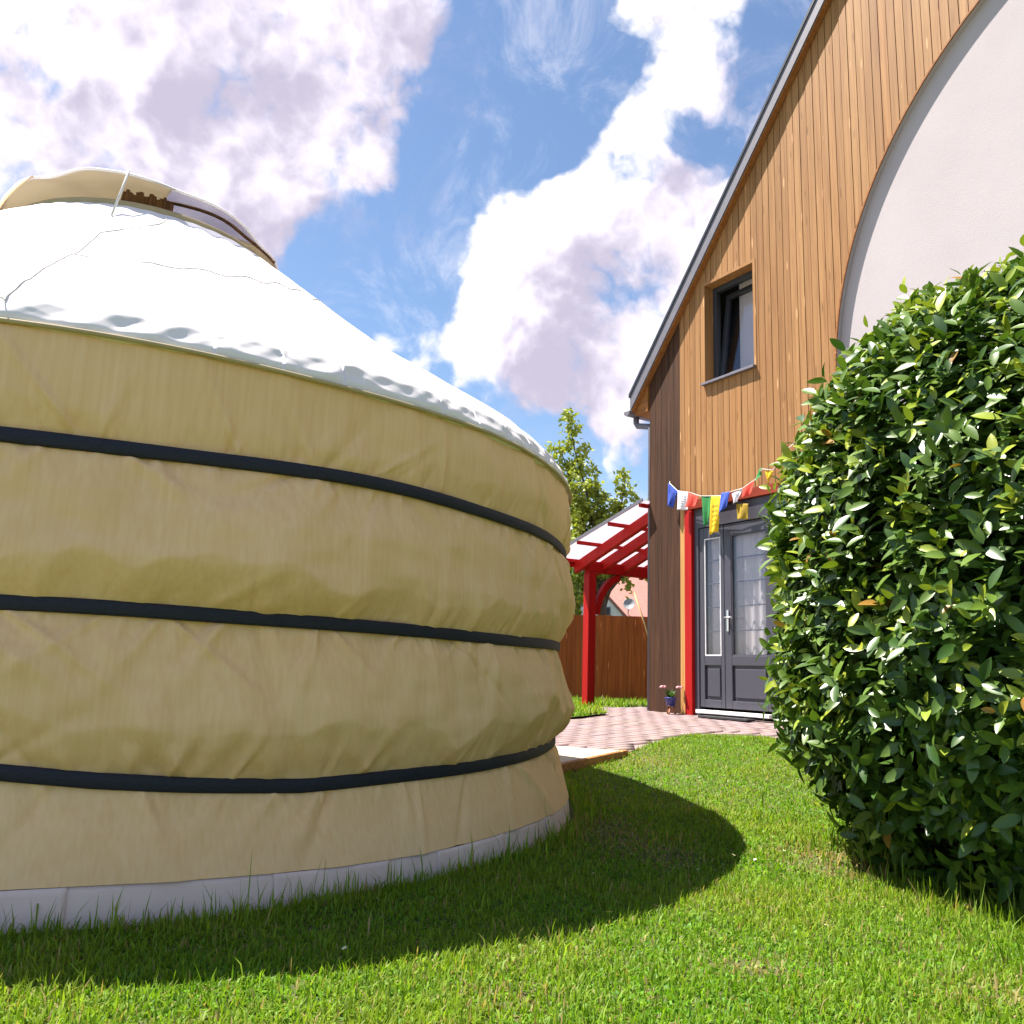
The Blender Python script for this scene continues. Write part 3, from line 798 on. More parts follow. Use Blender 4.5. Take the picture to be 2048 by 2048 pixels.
# ------------------------------------------------------------------ house (local x along the facade, y into the house)
def house():
    root = empty('house', HOUSE_O, HOUSE_RZ)
    tag(root, 'tall gabled house clad in brown vertical boards with white arched panel', 'house')
    RIDGE = 6.096
    SL = 1.19

    def roof_z(t): return 3.84 + SL * (min(t, 2 * RIDGE - t) + .0)      # underside of the roof at the wall

    AC, AZ, AR = 6.096, 3.19, 3.47

    def arch_t(z): return AC - AR if z <= AZ else None

    def arch_z(t):
        d = AR ** 2 - (t - AC) ** 2
        return AZ + math.sqrt(d) if d > 0 else None
    W0, W1, WZ0, WZ1 = .915, 1.656, 3.595, 4.758
    D0, D1, DZ = .519, 2.085, 2.305

    def board(t0, t1, zlo, zhi, mat, y0=0.0, th=.022):
        poly = zlo + [(t1, zhi(t1)), (t0, zhi(t0))]
        MB().prism(poly, y0, y0 + th).build('board', mat, root, fix=True)
    rng = random.Random(5)
    # dark corner boards
    t = 0.0
    while t < .515:
        t1 = min(t + .104, .519)
        board(t + .0015, t1 - .0015, [(t + .0015, -.06), (t1 - .0015, -.06)], roof_z, MAT['dark_wood'], -.003)
        t += .104
    # larch boards
    t = .5205; P = .0852
    while t < 2 * RIDGE - .5:
        w = P - .007
        t0, t1 = t, t + w; j = rng.uniform(0, .004)
        pieces = []
        mid = (t0 + t1) / 2
        if t1 <= AC - AR:
            if t1 > D0 and t0 < D1:
                base = DZ
            else: base = -.03
            if t1 > W0 and t0 < W1:
                a, b = t0, t1
                if t0 < W0: a, b = t0, W0
                if t1 > W1 and t0 > W0: a, b = W1, t1
                if (t0 < W0 < t1) or (t0 < W1 < t1):
                    pieces.append((a, b, [(a, base), (b, base)], roof_z))
                    a2, b2 = (b + .001, t1) if t0 < W0 < t1 else (t0, a - .001)
                    pieces.append((a2, b2, [(a2, base), (b2, base)], lambda x: WZ0 - .03))
                    pieces.append((a2, b2, [(a2, WZ1), (b2, WZ1)], roof_z))
                else:
                    pieces.append((t0, t1, [(t0, base), (t1, base)], lambda x: WZ0 - .03))
                    pieces.append((t0, t1, [(t0, WZ1), (t1, WZ1)], roof_z))
            else:
                pieces.append((t0, t1, [(t0, base), (t1, base)], roof_z))
        elif t0 < AC - AR < t1:
            pieces.append((t0, t1, [(t0, -.03), (AC - AR - .001, -.03), (AC - AR - .001, AZ)] + [(x, arch_z(x)) for x in np.linspace(AC - AR + .002, t1, 7)], roof_z))
        elif t0 < AC + AR:
            pts = [(x, (arch_z(x) or AZ)) for x in np.linspace(t0, t1, 8)]
            pieces.append((t0, t1, pts, roof_z))
        else:
            pieces.append((t0, t1, [(t0, -.03), (t1, -.03)], roof_z))
        for (a, b, zl, zh) in pieces: board(a, b, zl, zh, MAT['larch'], -j)
        t += P
    # dark membrane behind the boards, side walls and back
    core = MB()
    e0, e1 = 0.01, 2 * RIDGE - .01
    gable = [(e0, -.05), (W0 - .02, -.05), (W0 - .02, 5.0), (e0, 3.80)]
    core.prism([(e0, -.05), (D0, -.05), (D0, roof_z(D0) - .05), (e0, roof_z(e0) - .05)], .024, .2)
    core.prism([(D0, DZ + .03), (D1, DZ + .03), (D1, WZ0 - .03), (D0, WZ0 - .03)], .024, .2)
    core.prism([(D0, WZ0 - .03), (W0, WZ0 - .03), (W0, roof_z(W0) - .05), (D0, roof_z(D0) - .05)], .024, .2)
    core.prism([(W0, WZ1), (W1, WZ1), (W1, roof_z(W1) - .05), (W0, roof_z(W0) - .05)], .024, .2)
    core.prism([(W1, WZ0 - .03), (D1, WZ0 - .03), (D1, roof_z(D1) - .05), (W1, roof_z(W1) - .05)], .024, .2)
    core.prism([(D1, -.05), (AC - AR - .02, -.05), (AC - AR - .02, roof_z(AC - AR) - .05), (D1, roof_z(D1) - .05)], .024, .2)
    core.prism([(AC - AR - .018, 3.0)] + [(AC + (AR + .016) * math.cos(a), AZ + (AR + .016) * math.sin(a)) for a in np.linspace(math.pi, 0, 90)] + [(AC + AR + .016, -.05), (e1, -.05), (e1, roof_z(e1) - .05), (RIDGE, roof_z(RIDGE) - .05), (AC - AR - .02, roof_z(AC - AR) - .05)], .024, .2)
    core.build('wall_core', MAT['core'], root)
    MB().box(.0, .16, .2, 9, -.06, 3.75).build('side_wall', MAT['dark_wood'], root)
    MB().box(2 * RIDGE - .16, 2 * RIDGE, .2, 9, -.06, 3.75).build('side_wall', MAT['dark_wood'], root)
    MB().prism([(0, -.06), (2 * RIDGE, -.06), (2 * RIDGE, 3.75), (RIDGE, roof_z(RIDGE) - .1), (0, 3.75)], 9, 9.2).build('rear_wall', MAT['dark_wood'], root)
    # recessed white plaster panel and its curved reveal
    MB().prism([(AC - AR - .05, -.05), (AC + AR + .05, -.05), (AC + AR + .05, AZ)] + [(AC + (AR + .05) * math.cos(a), AZ + (AR + .05) * math.sin(a)) for a in np.linspace(.02, math.pi - .02, 80)] + [(AC - AR - .05, AZ)], .052, .12).build('plaster_panel', MAT['plaster'], root)
    ring = MB(); A_ = [(AC - AR, -.05), (AC - AR, 1.0), (AC - AR, 2.0)] + [(AC + AR * math.cos(a), AZ + AR * math.sin(a)) for a in np.linspace(math.pi, 0, 160)] + [(AC + AR, -.05)]

    def strip(pts, y0, y1, thick, name, mat):
        s = MB(); n_ = len(pts)
        for k, (x, z) in enumerate(pts):
            x0, z0 = pts[max(k - 1, 0)]; x1, z1 = pts[min(k + 1, n_ - 1)]
            dx, dz = x1 - x0, z1 - z0; l = math.hypot(dx, dz); nx, nz = dz / l, -dx / l
            s.v += [(x, y0, z), (x, y1, z), (x + nx * thick, y1, z + nz * thick), (x + nx * thick, y0, z + nz * thick)]
        for k in range(n_ - 1):
            b0, b1 = 4 * k, 4 * k + 4
            for i in range(4): s.f.append((b0 + i, b0 + (i + 1) % 4, b1 + (i + 1) % 4, b1 + i))
        s.f += [(0, 1, 2, 3), tuple(4 * (n_ - 1) + i for i in (3, 2, 1, 0))]
        s.build(name, mat, root)
    strip(A_, .004, .051, .012, 'arch_reveal', MAT['plaster'])
    strip(A_, -.012, .003, .016, 'arch_trim', MAT['soffit'])
    # window
    fy = .125
    lin = MB().box(W0 - .02, W0 + .014, -.006, .24, WZ0 - .02, WZ1 + .02).box(W1 - .014, W1 + .02, -.006, .24, WZ0 - .02, WZ1 + .02).box(W0 + .014, W1 - .014, -.006, .24, WZ1 - .014, WZ1 + .02)
    win = MB()
    a0, a1, b0, b1 = W0 + .014, W1 - .014, WZ0 + .0, WZ1 - .014; fw_ = .06
    win.box(a0, a0 + fw_, fy, fy + .06, b0, b1).box(a1 - fw_, a1, fy, fy + .06, b0, b1).box(a0 + fw_, a1 - fw_, fy, fy + .06, b1 - fw_, b1).box(a0 + fw_, a1 - fw_, fy, fy + .06, b0, b0 + fw_)
    w = win.build('window', MAT['frame_dark'], root, .004)
    lin.build('window_lining', MAT['larch'], w)
    # sash tilted inwards at the top
    s = MB(); q = fw_ - .012
    x0, x1, z0, z1 = a0 + q, a1 - q, 0.0, b1 - b0 - 2 * q
    s.box(x0, x0 + .055, -.02, .03, z0, z1).box(x1 - .055, x1, -.02, .03, z0, z1).box(x0 + .055, x1 - .055, -.02, .03, z1 - .055, z1).box(x0 + .055, x1 - .055, -.02, .03, z0, z0 + .055)
    so = s.build('sash', MAT['frame_dark'], w, .003); so.location = (0, fy + .055, b0 + q); so.rotation_euler = (rad(-7), 0, 0)
    po = MB().box(x0 + .05, x1 - .05, .0, .012, z0 + .05, z1 - .05).build('pane', MAT['glass'], w); po.location = so.location; po.rotation_euler = so.rotation_euler
    MB().box(a0 + .2, a1 + .5, .34, .36, b0 - .2, b1 + .3).build('pane_reflection', MAT['curtain'], w)  # pale sheet added behind the glass, stands for the grey cloud reflection
    MB().prism([(W0 - .012, 0), (W1 + .012, 0), (W1 + .012, .022), (W0 - .012, .022)], 0, 1).v
    sl = MB(); sl.v += [(W0 - .012, -.05, WZ0 - .034), (W1 + .012, -.05, WZ0 - .034), (W1 + .012, .14, WZ0 - .012), (W0 - .012, .14, WZ0 - .012), (W0 - .012, -.05, WZ0 - .006), (W1 + .012, -.05, WZ0 - .006), (W1 + .012, .14, WZ0 + .014), (W0 - .012, .14, WZ0 + .014)]
    sl.f += [(0, 3, 2, 1), (4, 5, 6, 7), (0, 1, 5, 4), (1, 2, 6, 5), (2, 3, 7, 6), (3, 0, 4, 7)]
    sl.build('sill', MAT['zinc'], w, .003)
    # roof: slope slabs, verge flashing, soffit, eave
    oh = .085
    for sgn in (1, -1):
        X = (lambda t: t) if sgn == 1 else (lambda t: 2 * RIDGE - t)
        under = lambda t: 3.845 + SL * t
        s = MB()
        pts = [(X(-.26), under(-.26) + .02), (X(RIDGE), under(RIDGE) + .02), (X(RIDGE), under(RIDGE) + .25), (X(-.26), under(-.26) + .22)]
        s.prism(pts, -oh + .012, 9.3).build('roof_slope', MAT['slate'], root)
        s = MB()
        s.prism([(X(-.27), under(-.27) + .03), (X(RIDGE), under(RIDGE) + .03), (X(RIDGE), under(RIDGE) + .215), (X(-.27), under(-.27) + .215)], -oh, -oh + .010).build('verge_flashing', MAT['zinc'], root)
        s = MB()
        s.prism([(X(-.285), under(-.285) + .216), (X(RIDGE), under(RIDGE) + .216), (X(RIDGE), under(RIDGE) + .262), (X(-.285), under(-.285) + .262)], -oh - .012, -oh + .06).build('verge_cap', MAT['frame_dark'], root)
        s = MB()
        s.prism([(X(-.255), under(-.255) - .002), (X(RIDGE), under(RIDGE) - .002), (X(RIDGE), under(RIDGE) + .019), (X(-.255), under(-.255) + .019)], -oh + .011, -.004).build('soffit', MAT['soffit'], root)
        s = MB()
        s.prism([(X(-.25), under(-.25) - .02), (X(-.02), under(-.02) - .0), (X(-.02), under(-.25) - .04), (X(-.25), under(-.25) - .04)], -.02, 9.2).build('eave_soffit', MAT['soffit'], root)
    # gutter and downpipe
    g = MB(); gx, gz = -.325, 3.56
    prof = [(gx + .06 * math.cos(a), gz + .06 * math.sin(a)) for a in np.linspace(math.pi, 2 * math.pi, 11)] + [(gx + .054 * math.cos(a), gz + .003 + .054 * math.sin(a)) for a in np.linspace(2 * math.pi, math.pi, 11)]
    g.prism(prof, -.09, 9.3).prism([(gx + .058 * math.cos(a), gz + .058 * math.sin(a)) for a in np.linspace(math.pi, 2 * math.pi, 11)], -.092, -.088)
    gu = g.build('gutter', MAT['zinc'], root)
    MB().tube([(gx, .06, gz - .05), (gx, .06, gz - .12), (gx + .03, .06, gz - .165), (-.07, .06, gz - .225), (-.048, .06, gz - .27), (-.048, .06, -.05)], .036, 12).build('downpipe', MAT['zinc'], gu, smooth=True)
    # door surround: bare strip, red posts and lintel
    MB().box(.521, .594, -.004, .03, -.05, 2.30).build('trim_board', MAT['pale_wood'], root)
    MB().box(.598, .708, -.016, .05, -.06, 2.20).build('door_post', MAT['red'], root, .005)
    MB().box(1.992, 2.085, .0, .05, -.05, 2.20).build('trim_board', MAT['larch'], root)
    MB().box(.598, 2.085, -.008, .05, 2.204, 2.302).build('door_lintel', MAT['lintel'], root, .004)
    # door
    y = .022; A = MAT['anthracite']
    d = MB()
    d.box(.710, .775, y, y + .08, -.02, 2.2).box(1.775, 1.990, y, y + .08, -.02, 2.2).box(.775, 1.775, y, y + .08, 1.985, 2.2)
    dr = d.build('door', A, root, .004)

    def leaf(x0, x1, sw, gx0, gx1):
        l = MB(); yl = y + .012
        l.box(x0, gx0, yl, yl + .055, .085, 1.98).box(gx1, x1, yl, yl + .055, .085, 1.98)
        l.box(gx0, gx1, yl, yl + .055, 1.86, 1.98).box(gx0, gx1, yl, yl + .055, .515, .615).box(gx0, gx1, yl, yl + .055, .085, .165)
        lo = l.build('door_leaf', A, dr, .005)
        MB().box(gx0 - .003, gx1 + .003, yl + .026, yl + .046, .16, .52).build('door_panel', A, dr)
        k = MB(); k.box(gx0 + .03, gx1 - .03, yl + .010, yl + .03, .195, .485); k.build('raised_panel', A, dr, .008)
        MB().box(gx0 - .002, gx1 + .002, yl + .018, yl + .028, .61, 1.865).build('pane', MAT['glass'], dr)
        bd = MB(); e = .012
        bd.box(gx0, gx0 + e, yl + .006, yl + .017, .615, 1.86).box(gx1 - e, gx1, yl + .006, yl + .017, .615, 1.86).box(gx0 + e, gx1 - e, yl + .006, yl + .017, .615, .615 + e).box(gx0 + e, gx1 - e, yl + .006, yl + .017, 1.86 - e, 1.86)
        bd.build('glazing_bead', MAT['white_pvc'] if x0 < 1 else A, dr)
        for zz in (.87, 1.12, 1.37, 1.62):
            MB().box(gx0 + e, gx1 - e, yl + .030, yl + .038, zz - .006, zz + .006).build('glazing_bar', MAT['zinc'], dr)
    leaf(.778, 1.136, .06, .846, 1.086)
    leaf(1.142, 1.772, .09, 1.236, 1.700)
    c = MB(); xs = np.linspace(.80, 1.76, 90)
    for k in range(len(xs) - 1):
        f0, f1 =   .135 + .012 * math.sin(xs[k] * 55), .135 + .012 * math.sin(xs[k + 1] * 55)
        b = len(c.v); c.v += [(xs[k], f0, .3), (xs[k + 1], f1, .3), (xs[k + 1], f1, 1.97), (xs[k], f0, 1.97)]; c.f.append((b, b + 1, b + 2, b + 3))
    c.build('curtain', MAT['curtain'], dr, smooth=True)
    MB().box(.715, 1.98, .30, .32, -.02, 2.2).build('dark_backing', MAT['core'], dr)
    h = MB(); h.box(1.178, 1.206, y - .002, y + .011, .86, 1.08)
    hd = h.build('handle_plate', MAT['brass'], dr, .003)
    MB().tube([(1.192, y, 1.0), (1.192, y - .045, 1.0), (1.2, y - .05, 1.0), (1.30, y - .05, 1.0)], .009, 8).build('door_handle', MAT['brass'], dr, smooth=True)
    MB().box(.80, 1.79, -.060, .020, .022, .060).build('threshold', MAT['white_pvc'], dr, .006)
    # second layer of wood strip hiding the wall between door and arch
    return root


house()
mat_o = MB(); mat_o.box(.98, 1.64, -.20, -.082, 0, .022)
mo = mat_o.build('door_grate', MAT['black'], None, .004)
mo.location = H2W(0, 0, .0); mo.rotation_euler = (0, 0, HOUSE_RZ)
p0 = H2W(1.3, -.14); mo.location.z = terr_z(p0[0], p0[1]) + .004
tag(mo, 'dark shoe grate in front of the white door threshold', 'grate')

# ------------------------------------------------------------------ prayer flags
def flags():
    root = empty('prayer_flags', HOUSE_O, HOUSE_RZ)
    tag(root, 'string of small coloured prayer flags hung above the glazed door', 'flags')
    colr = dict(blue=(.03, .075, .42), white=(.72, .69, .74), red=(.75, .06, .035), green=(.02, .20, .045), yellow=(.78, .50, .01), shaded_yellow=(.34, .22, .012))  # last colour is the yellow darkened for the flag in the lintel's shade
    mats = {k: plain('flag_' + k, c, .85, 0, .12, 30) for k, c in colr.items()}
    inks = M('flag_print')
    F = [('blue', [[0.418, 2.535], [0.572, 2.417], [0.484, 2.238], [0.396, 2.298]]), ('white', [[0.583, 2.423], [0.759, 2.371], [0.752, 2.177], [0.577, 2.202]]),
         ('red', [[0.764, 2.378], [0.919, 2.309], [0.917, 2.191], [0.763, 2.198]]), ('green', [[0.944, 2.301], [1.089, 2.279], [1.086, 2.057], [0.995, 1.96]]),
         ('yellow', [[1.099, 2.281], [1.244, 2.258], [1.19, 1.886], [1.068, 1.865]]), ('blue', [[1.254, 2.285], [1.377, 2.28], [1.346, 2.128], [1.231, 2.038]]),
         ('white', [[1.377, 2.265], [1.534, 2.289], [1.468, 2.181], [1.412, 2.14]]), ('red', [[1.539, 2.289], [1.706, 2.351], [1.676, 2.218], [1.55, 2.189]]),
         ('green', [[1.705, 2.31], [1.778, 2.442], [1.848, 2.443], [1.793, 2.343]]), ('yellow', [[1.83, 2.419], [1.931, 2.4], [1.896, 2.338], [1.861, 2.297]]),
         ('shaded_yellow', [[1.421, 2.152], [1.585, 2.128], [1.572, 1.971], [1.423, 1.984]])]
    for i, (k, q) in enumerate(F):
        q = np.array(q); y0 = -.085 - .012 * (i % 3) if i < 10 else -.066
        nu, nv = 12, 14
        U, V = np.meshgrid(np.linspace(0, 1, nu), np.linspace(0, 1, nv))
        top = q[0] + (q[1] - q[0]) * U[..., None]; bot = q[3] + (q[2] - q[3]) * U[..., None]
        P = top + (bot - top) * V[..., None]
        yy = y0 + .018 * np.sin(U * 7 + i * 1.3 + V * 1.5) * V - .03 * V * math.sin(i * 2.1 + .5) ** 2
        vv = np.stack([P[..., 0], yy, P[..., 1]], -1).reshape(-1, 3)
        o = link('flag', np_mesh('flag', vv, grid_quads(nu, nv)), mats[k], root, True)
        so = o.modifiers.new('cloth', 'SOLIDIFY'); so.thickness = .002
        if k in ('white', 'blue', 'yellow', 'red') and i in (0, 1, 2, 4, 6):
            # lines of dark print
            pm = MB()
            for r in range(5):
                v = .25 + .13 * r
                for c in range(3):
                    u0, u1 = .18 + .22 * c, .18 + .22 * c + .16
                    b = len(pm.v)
                    for u, w in ((u0, v), (u1, v), (u1, v + .05), (u0, v + .05)):
                        pt = (q[0] + (q[1] - q[0]) * u) * (1 - w) + (q[3] + (q[2] - q[3]) * u) * w
                        yb = y0 + .018 * math.sin(u * 7 + i * 1.3 + w * 1.5) * w - .03 * w * math.sin(i * 2.1 + .5) ** 2
                        pm.v.append((pt[0], yb - .0035, pt[1]))
                    pm.f.append((b, b + 1, b + 2, b + 3))
            pm.build('print', plain('print_ink', tuple(c * .45 for c in colr[k]), .9), o, fix=False)
    cord = [(.36, -.01, 2.575), (.418, -.07, 2.54), (.572, -.085, 2.42), (.76, -.09, 2.375), (.93, -.09, 2.306), (1.09, -.09, 2.282), (1.25, -.09, 2.262), (1.377, -.09, 2.283), (1.535, -.09, 2.292), (1.706, -.09, 2.355), (1.80, -.09, 2.445), (1.94, -.10, 2.405), (2.1, -.06, 2.60), (2.14, -.005, 2.66)]
    MB().tube(cord, .004, 6).build('cord', MAT['cord_white'], root, smooth=True, fix=False)


flags()

# ------------------------------------------------------------------ flower pot by the red door post
def pot():
    x, y = H2W(.49, -.12)[:2]; z = terr_z(x, y)
    root = empty('flower_pot', (x, y, z))
    tag(root, 'small blue flower pot on a stand with pink flowers by red post', 'flower pot')
    st = MB()
    for a in (0, 120, 240):
        c, s = math.cos(rad(a)), math.sin(rad(a)); st.tube([(.055 * c, .055 * s, 0), (.03 * c, .03 * s, .05), (.045 * c, .045 * s, .09)], .010, 6)
    st.build('stand', plain('terracotta', (.40, .16, .09), .8), root, smooth=True)
    MB().lathe([(0, .085), (.042, .085), (.062, .165), (.068, .17), (.064, .178), (.056, .17), (.054, .15), (0, .15)], n=24).build('pot', plain('blue_glaze', (.03, .045, .22), .25), root, smooth=True)
    rng = np.random.default_rng(4); V = []; T = []
    for i in range(46):
        a = rng.uniform(0, 6.28); e = rng.uniform(.5, 1.4); l = rng.uniform(.06, .13)
        d = np.array([math.cos(a) * math.cos(e), math.sin(a) * math.cos(e), math.sin(e)]); sd = np.array([-math.sin(a), math.cos(a), 0]) * .012
        p = np.array([0, 0, .16]); b = len(V); V += [p, p + d * l * .5 + sd, p + d * l, p + d * l * .5 - sd]; T += [(b, b + 1, b + 2, b + 3)]
    link('leaves', np_mesh('leaves', np.array(V), np.array(T), None, np.tile([.05, .11, .02], (len(V), 1))), MAT['tree_leaf'], root)
    for (fx, fy_, fz) in ((-.085, .01, .285), (.085, -.02, .285)):
        MB().tube([(0, 0, .16), (fx * .5, fy_, .22), (fx, fy_, fz)], .004, 5).build('flower_stem', MAT['stem'], root, smooth=True)
        f = MB()
        for k in range(9):
            a = k * 2.4; rr = .012 + .0022 * k
            f.lathe([(0, -.012), (.012, -.006), (.014, .004), (0, .012)], (fx + rr * math.cos(a), fy_ + rr * math.sin(a), fz + .004 * math.sin(k)), 7)
        f.build('flower', plain('pink_petals', (.78, .42, .45), .7), root, smooth=True)


pot()

# ------------------------------------------------------------------ red lean-to canopy beside the house
def canopy():
    root = empty('canopy', HOUSE_O, HOUSE_RZ)
    tag(root, 'red timber lean-to canopy with translucent panels beside the house', 'canopy')
    R_ = MAT['red']; tn = math.tan(rad(18))
    zr = lambda x: 1.915 + (x + 1.475) * tn       # underside of the panels
    for yy in (.253, 3.1):
        x, y_ = H2W(-1.475, yy)[:2]; zb = float(lawn_z(x, y_)) - HOUSE_O[2] - .05 if yy > 1 else -.04
        MB().box(-1.535, -1.415, yy - .06, yy + .06, zb, 1.70).build('post', R_, root, .008)
    MB().box(-1.52, -1.43, .195, 3.3, 1.702, 1.845).build('beam', R_, root, .006)
    for y0 in (.31, 3.04):
        s = 1 if y0 < 1 else -1; pts = []
        for i in range(11):
            a = math.pi / 2 * i / 10; pts.append((y0 + s * .42 * (1 - math.cos(a)) ** .8, 1.16 + .54 * math.sin(a)))
        m = MB(); inner = [(p[0] + s * .085 * math.cos(math.pi / 2 * i / 10), p[1] - .085 * math.sin(math.pi / 2 * i / 10)) for i, p in enumerate(pts)]
        n_ = len(pts); b = 0
        for side in (-1.51, -1.44):
            m.v += [(side, y_, z_) for y_, z_ in pts] + [(side, y_, z_) for y_, z_ in inner]
        k = 2 * n_
        for i in range(n_ - 1):
            m.f += [(i, i + 1, n_ + i + 1, n_ + i), (k + i, k + n_ + i, k + n_ + i + 1, k + i + 1), (i, k + i, k + i + 1, i + 1), (n_ + i, n_ + i + 1, k + n_ + i + 1, k + n_ + i)]
        m.f += [(0, n_, k + n_, k), (n_ - 1, k + n_ - 1, k + 2 * n_ - 1, 2 * n_ - 1)]
        m.build('brace', R_, root)
    for yy in (.12, .46, .81, 1.22, 1.65, 2.08, 2.5, 2.95):
        MB().bar((-1.62, yy, zr(-1.62) - .115), (-.02, yy, zr(-.02) - .115), .062, .135).build('rafter', R_, root, .004)
    for w in (1.60, 1.11, .57, .06):
        MB().bar((-w, -.29 + .20 * (1 - w / 1.68), zr(-w) - .022), (-w, 3.3, zr(-w) - .022), .05, .042, (0, 0, 1)).build('purlin', R_, root, .003)
    MB().bar((-1.64, -.29, zr(-1.64) - .045), (-1.64, 3.3, zr(-1.64) - .045), .022, .09).build('fascia', R_, root, .003)
    ys = [-.30, .10, .81, 1.65, 2.5, 3.32]
    for a, b in zip(ys[:-1], ys[1:]):
        for w0, w1 in ((1.68, 1.11), (1.11, .57), (.57, .0)):
            fa = (lambda w: -.30 + .20 * (1 - w / 1.68)) if a < 0 else (lambda w: a + .002)
            m = MB(); m.v = [(-w0, fa(w0), zr(-w0) + .001), (-w1 - .002, fa(w1), zr(-w1) + .001), (-w1 - .002, b - .002, zr(-w1) + .001), (-w0, b - .002, zr(-w0) + .001)]
            m.v += [(x, y_, z + .010) for x, y_, z in m.v]
            m.f = [(0, 3, 2, 1), (4, 5, 6, 7), (0, 1, 5, 4), (1, 2, 6, 5), (2, 3, 7, 6), (3, 0, 4, 7)]
            m.build('roof_panel', MAT['poly'], root)
    MB().bar((-1.69, -.308, zr(-1.69) + .012), (.0, -.108, zr(0) + .012), .012, .04).build('edge_trim', MAT['zinc'], root)


canopy()

# ------------------------------------------------------------------ fence behind, neighbours, tree
def fence():
    root = empty('garden_fence', (0, 14, 0))
    tag(root, 'reddish brown vertical board fence closing the back of the garden', 'fence')
    r = random.Random(3); x = -4.0; i = 0
    while x < 7:
        w = .118; z0 = float(lawn_z(x, 14)) - .03
        m = MB(); y0 = r.uniform(-.006, .006); m.box(x, x + w - .002, y0, y0 + .02, z0, 1.615 + .02 * (x / 6) + r.uniform(-.006, .006))
        m.build('board', MAT['fence'], root); x += w
    for z in (.55, 1.35): MB().box(-4, 7, .028, .07, z, z + .07).build('rail', MAT['fence'], root)
    for px in (-2.5, -.5, 1.5, 3.5, 5.5): MB().box(px, px + .09, .072, .16, .1, 1.58).build('post', MAT['fence'], root)


fence()
mb = MB().tube([(1.93, 13.86, .28), (2.02, 13.87, 1.0), (2.07, 13.9, 1.55), (1.86, 14.05, 2.12)], .012, 7)
mb.v = []; mb.f = []
mb.tube([(2.52, 13.90, .27), (2.19, 13.93, 1.50), (2.02, 13.96, 2.0)], .014, 7)
tag(mb.build('bamboo_cane', MAT['cane'], None, smooth=True), 'pale bamboo cane leaning against the board fence', 'cane')


def neighbours():
    r = empty('neighbour_house', (6.0, 31, 0))
    tag(r, 'neighbouring house with large rose tiled roof behind the fence', 'house')
    MB().box(-3.2, 7, -2, 6, -.2, 2.65).build('wall', MAT['render_white'], r)
    m = MB(); m.v = [(-3.5, -2.4, 2.6), (7.3, -2.4, 2.6), (7.3, 2, 5.6), (-2.6, 2, 5.6), (-3.5, 6.4, 2.6), (7.3, 6.4, 2.6)]
    m.f = [(0, 1, 2, 3), (3, 2, 5, 4), (0, 3, 4), (1, 5, 2), (0, 4, 5, 1)]
    rf = m.build('roof', MAT['terracotta_roof'], r)
    d = MB().lathe([(0, .0), (.08, .008), (.16, .035), (.20, .06), (.19, .06), (.15, .04), (.07, .015), (0, .008)], n=24)
    do = d.build('satellite_dish', MAT['grey'], r, smooth=True); do.location = (-2.05, -2.62, 2.98); do.rotation_euler = (rad(72), 0, rad(-15))
    MB().tube([(-2.05, -2.60, 2.98), (-2.05, -2.42, 2.95), (-2.05, -2.3, 2.62)], .02, 6).build('dish_mount', MAT['grey'], r)
    s = empty('white_shed', (2.9, 26, 0))
    tag(s, 'small white gabled shed showing above the board fence', 'shed')
    MB().prism([(-.62, -.1), (.62, -.1), (.62, 2.35), (.02, 3.0), (-.62, 2.35)], 0, 2.5).build('wall', MAT['render_white'], s)
    MB().prism([(.66, 2.32), (.72, 2.36), (.02, 3.10), (-.72, 2.36), (-.66, 2.32), (.02, 3.03)], -.08, 2.6).build('roof', MAT['terracotta_roof'], s)
    w = MB().box(-.10, .16, -.03, .02, 2.42, 2.70).build('window', MAT['grey'], s)
    MB().box(-.07, .13, -.036, -.031, 2.45, 2.67).build('pane', MAT['frame_dark'], w)
    b = empty('pale_outbuilding', (1.95, 25, 0))
    tag(b, 'bluish white outbuilding with low pitched roof beside the tree', 'outbuilding')
    MB().box(-.9, .5, 0, 3, -.1, 2.35).build('wall', MAT['render_blue'], b)
    MB().prism([(-1.0, 2.36), (.6, 2.36), (.35, 2.72), (-.6, 2.78)], -.15, 3.1).build('roof', MAT['render_blue'], b)


neighbours()


def leaf_cards(cent, size, col, rng, droop=.0):
    """bent diamond leaves, each four vertices with its own direction"""
    n = len(cent)
    d = rng.normal(size=(n, 3)); d[:, 2] -= droop; d /= np.linalg.norm(d, axis=1)[:, None]
    a = rng.normal(size=(n, 3)); s = np.cross(d, a); s /= np.linalg.norm(s, axis=1)[:, None]
    nn = np.cross(d, s); L = size[:, None]
    p0 = cent; p2 = cent + d * L
    p1 = cent + d * L * .45 + s * L * .30 + nn * L * .08; p3 = cent + d * L * .45 - s * L * .30 + nn * L * .08
    V = np.stack([p0, p1, p2, p3], 1).reshape(-1, 3)
    i = np.arange(n)[:, None] * 4
    T = np.concatenate([i + [0, 1, 2], i + [0, 2, 3]], 0)
    return V, T, np.repeat(col, 4, 0)


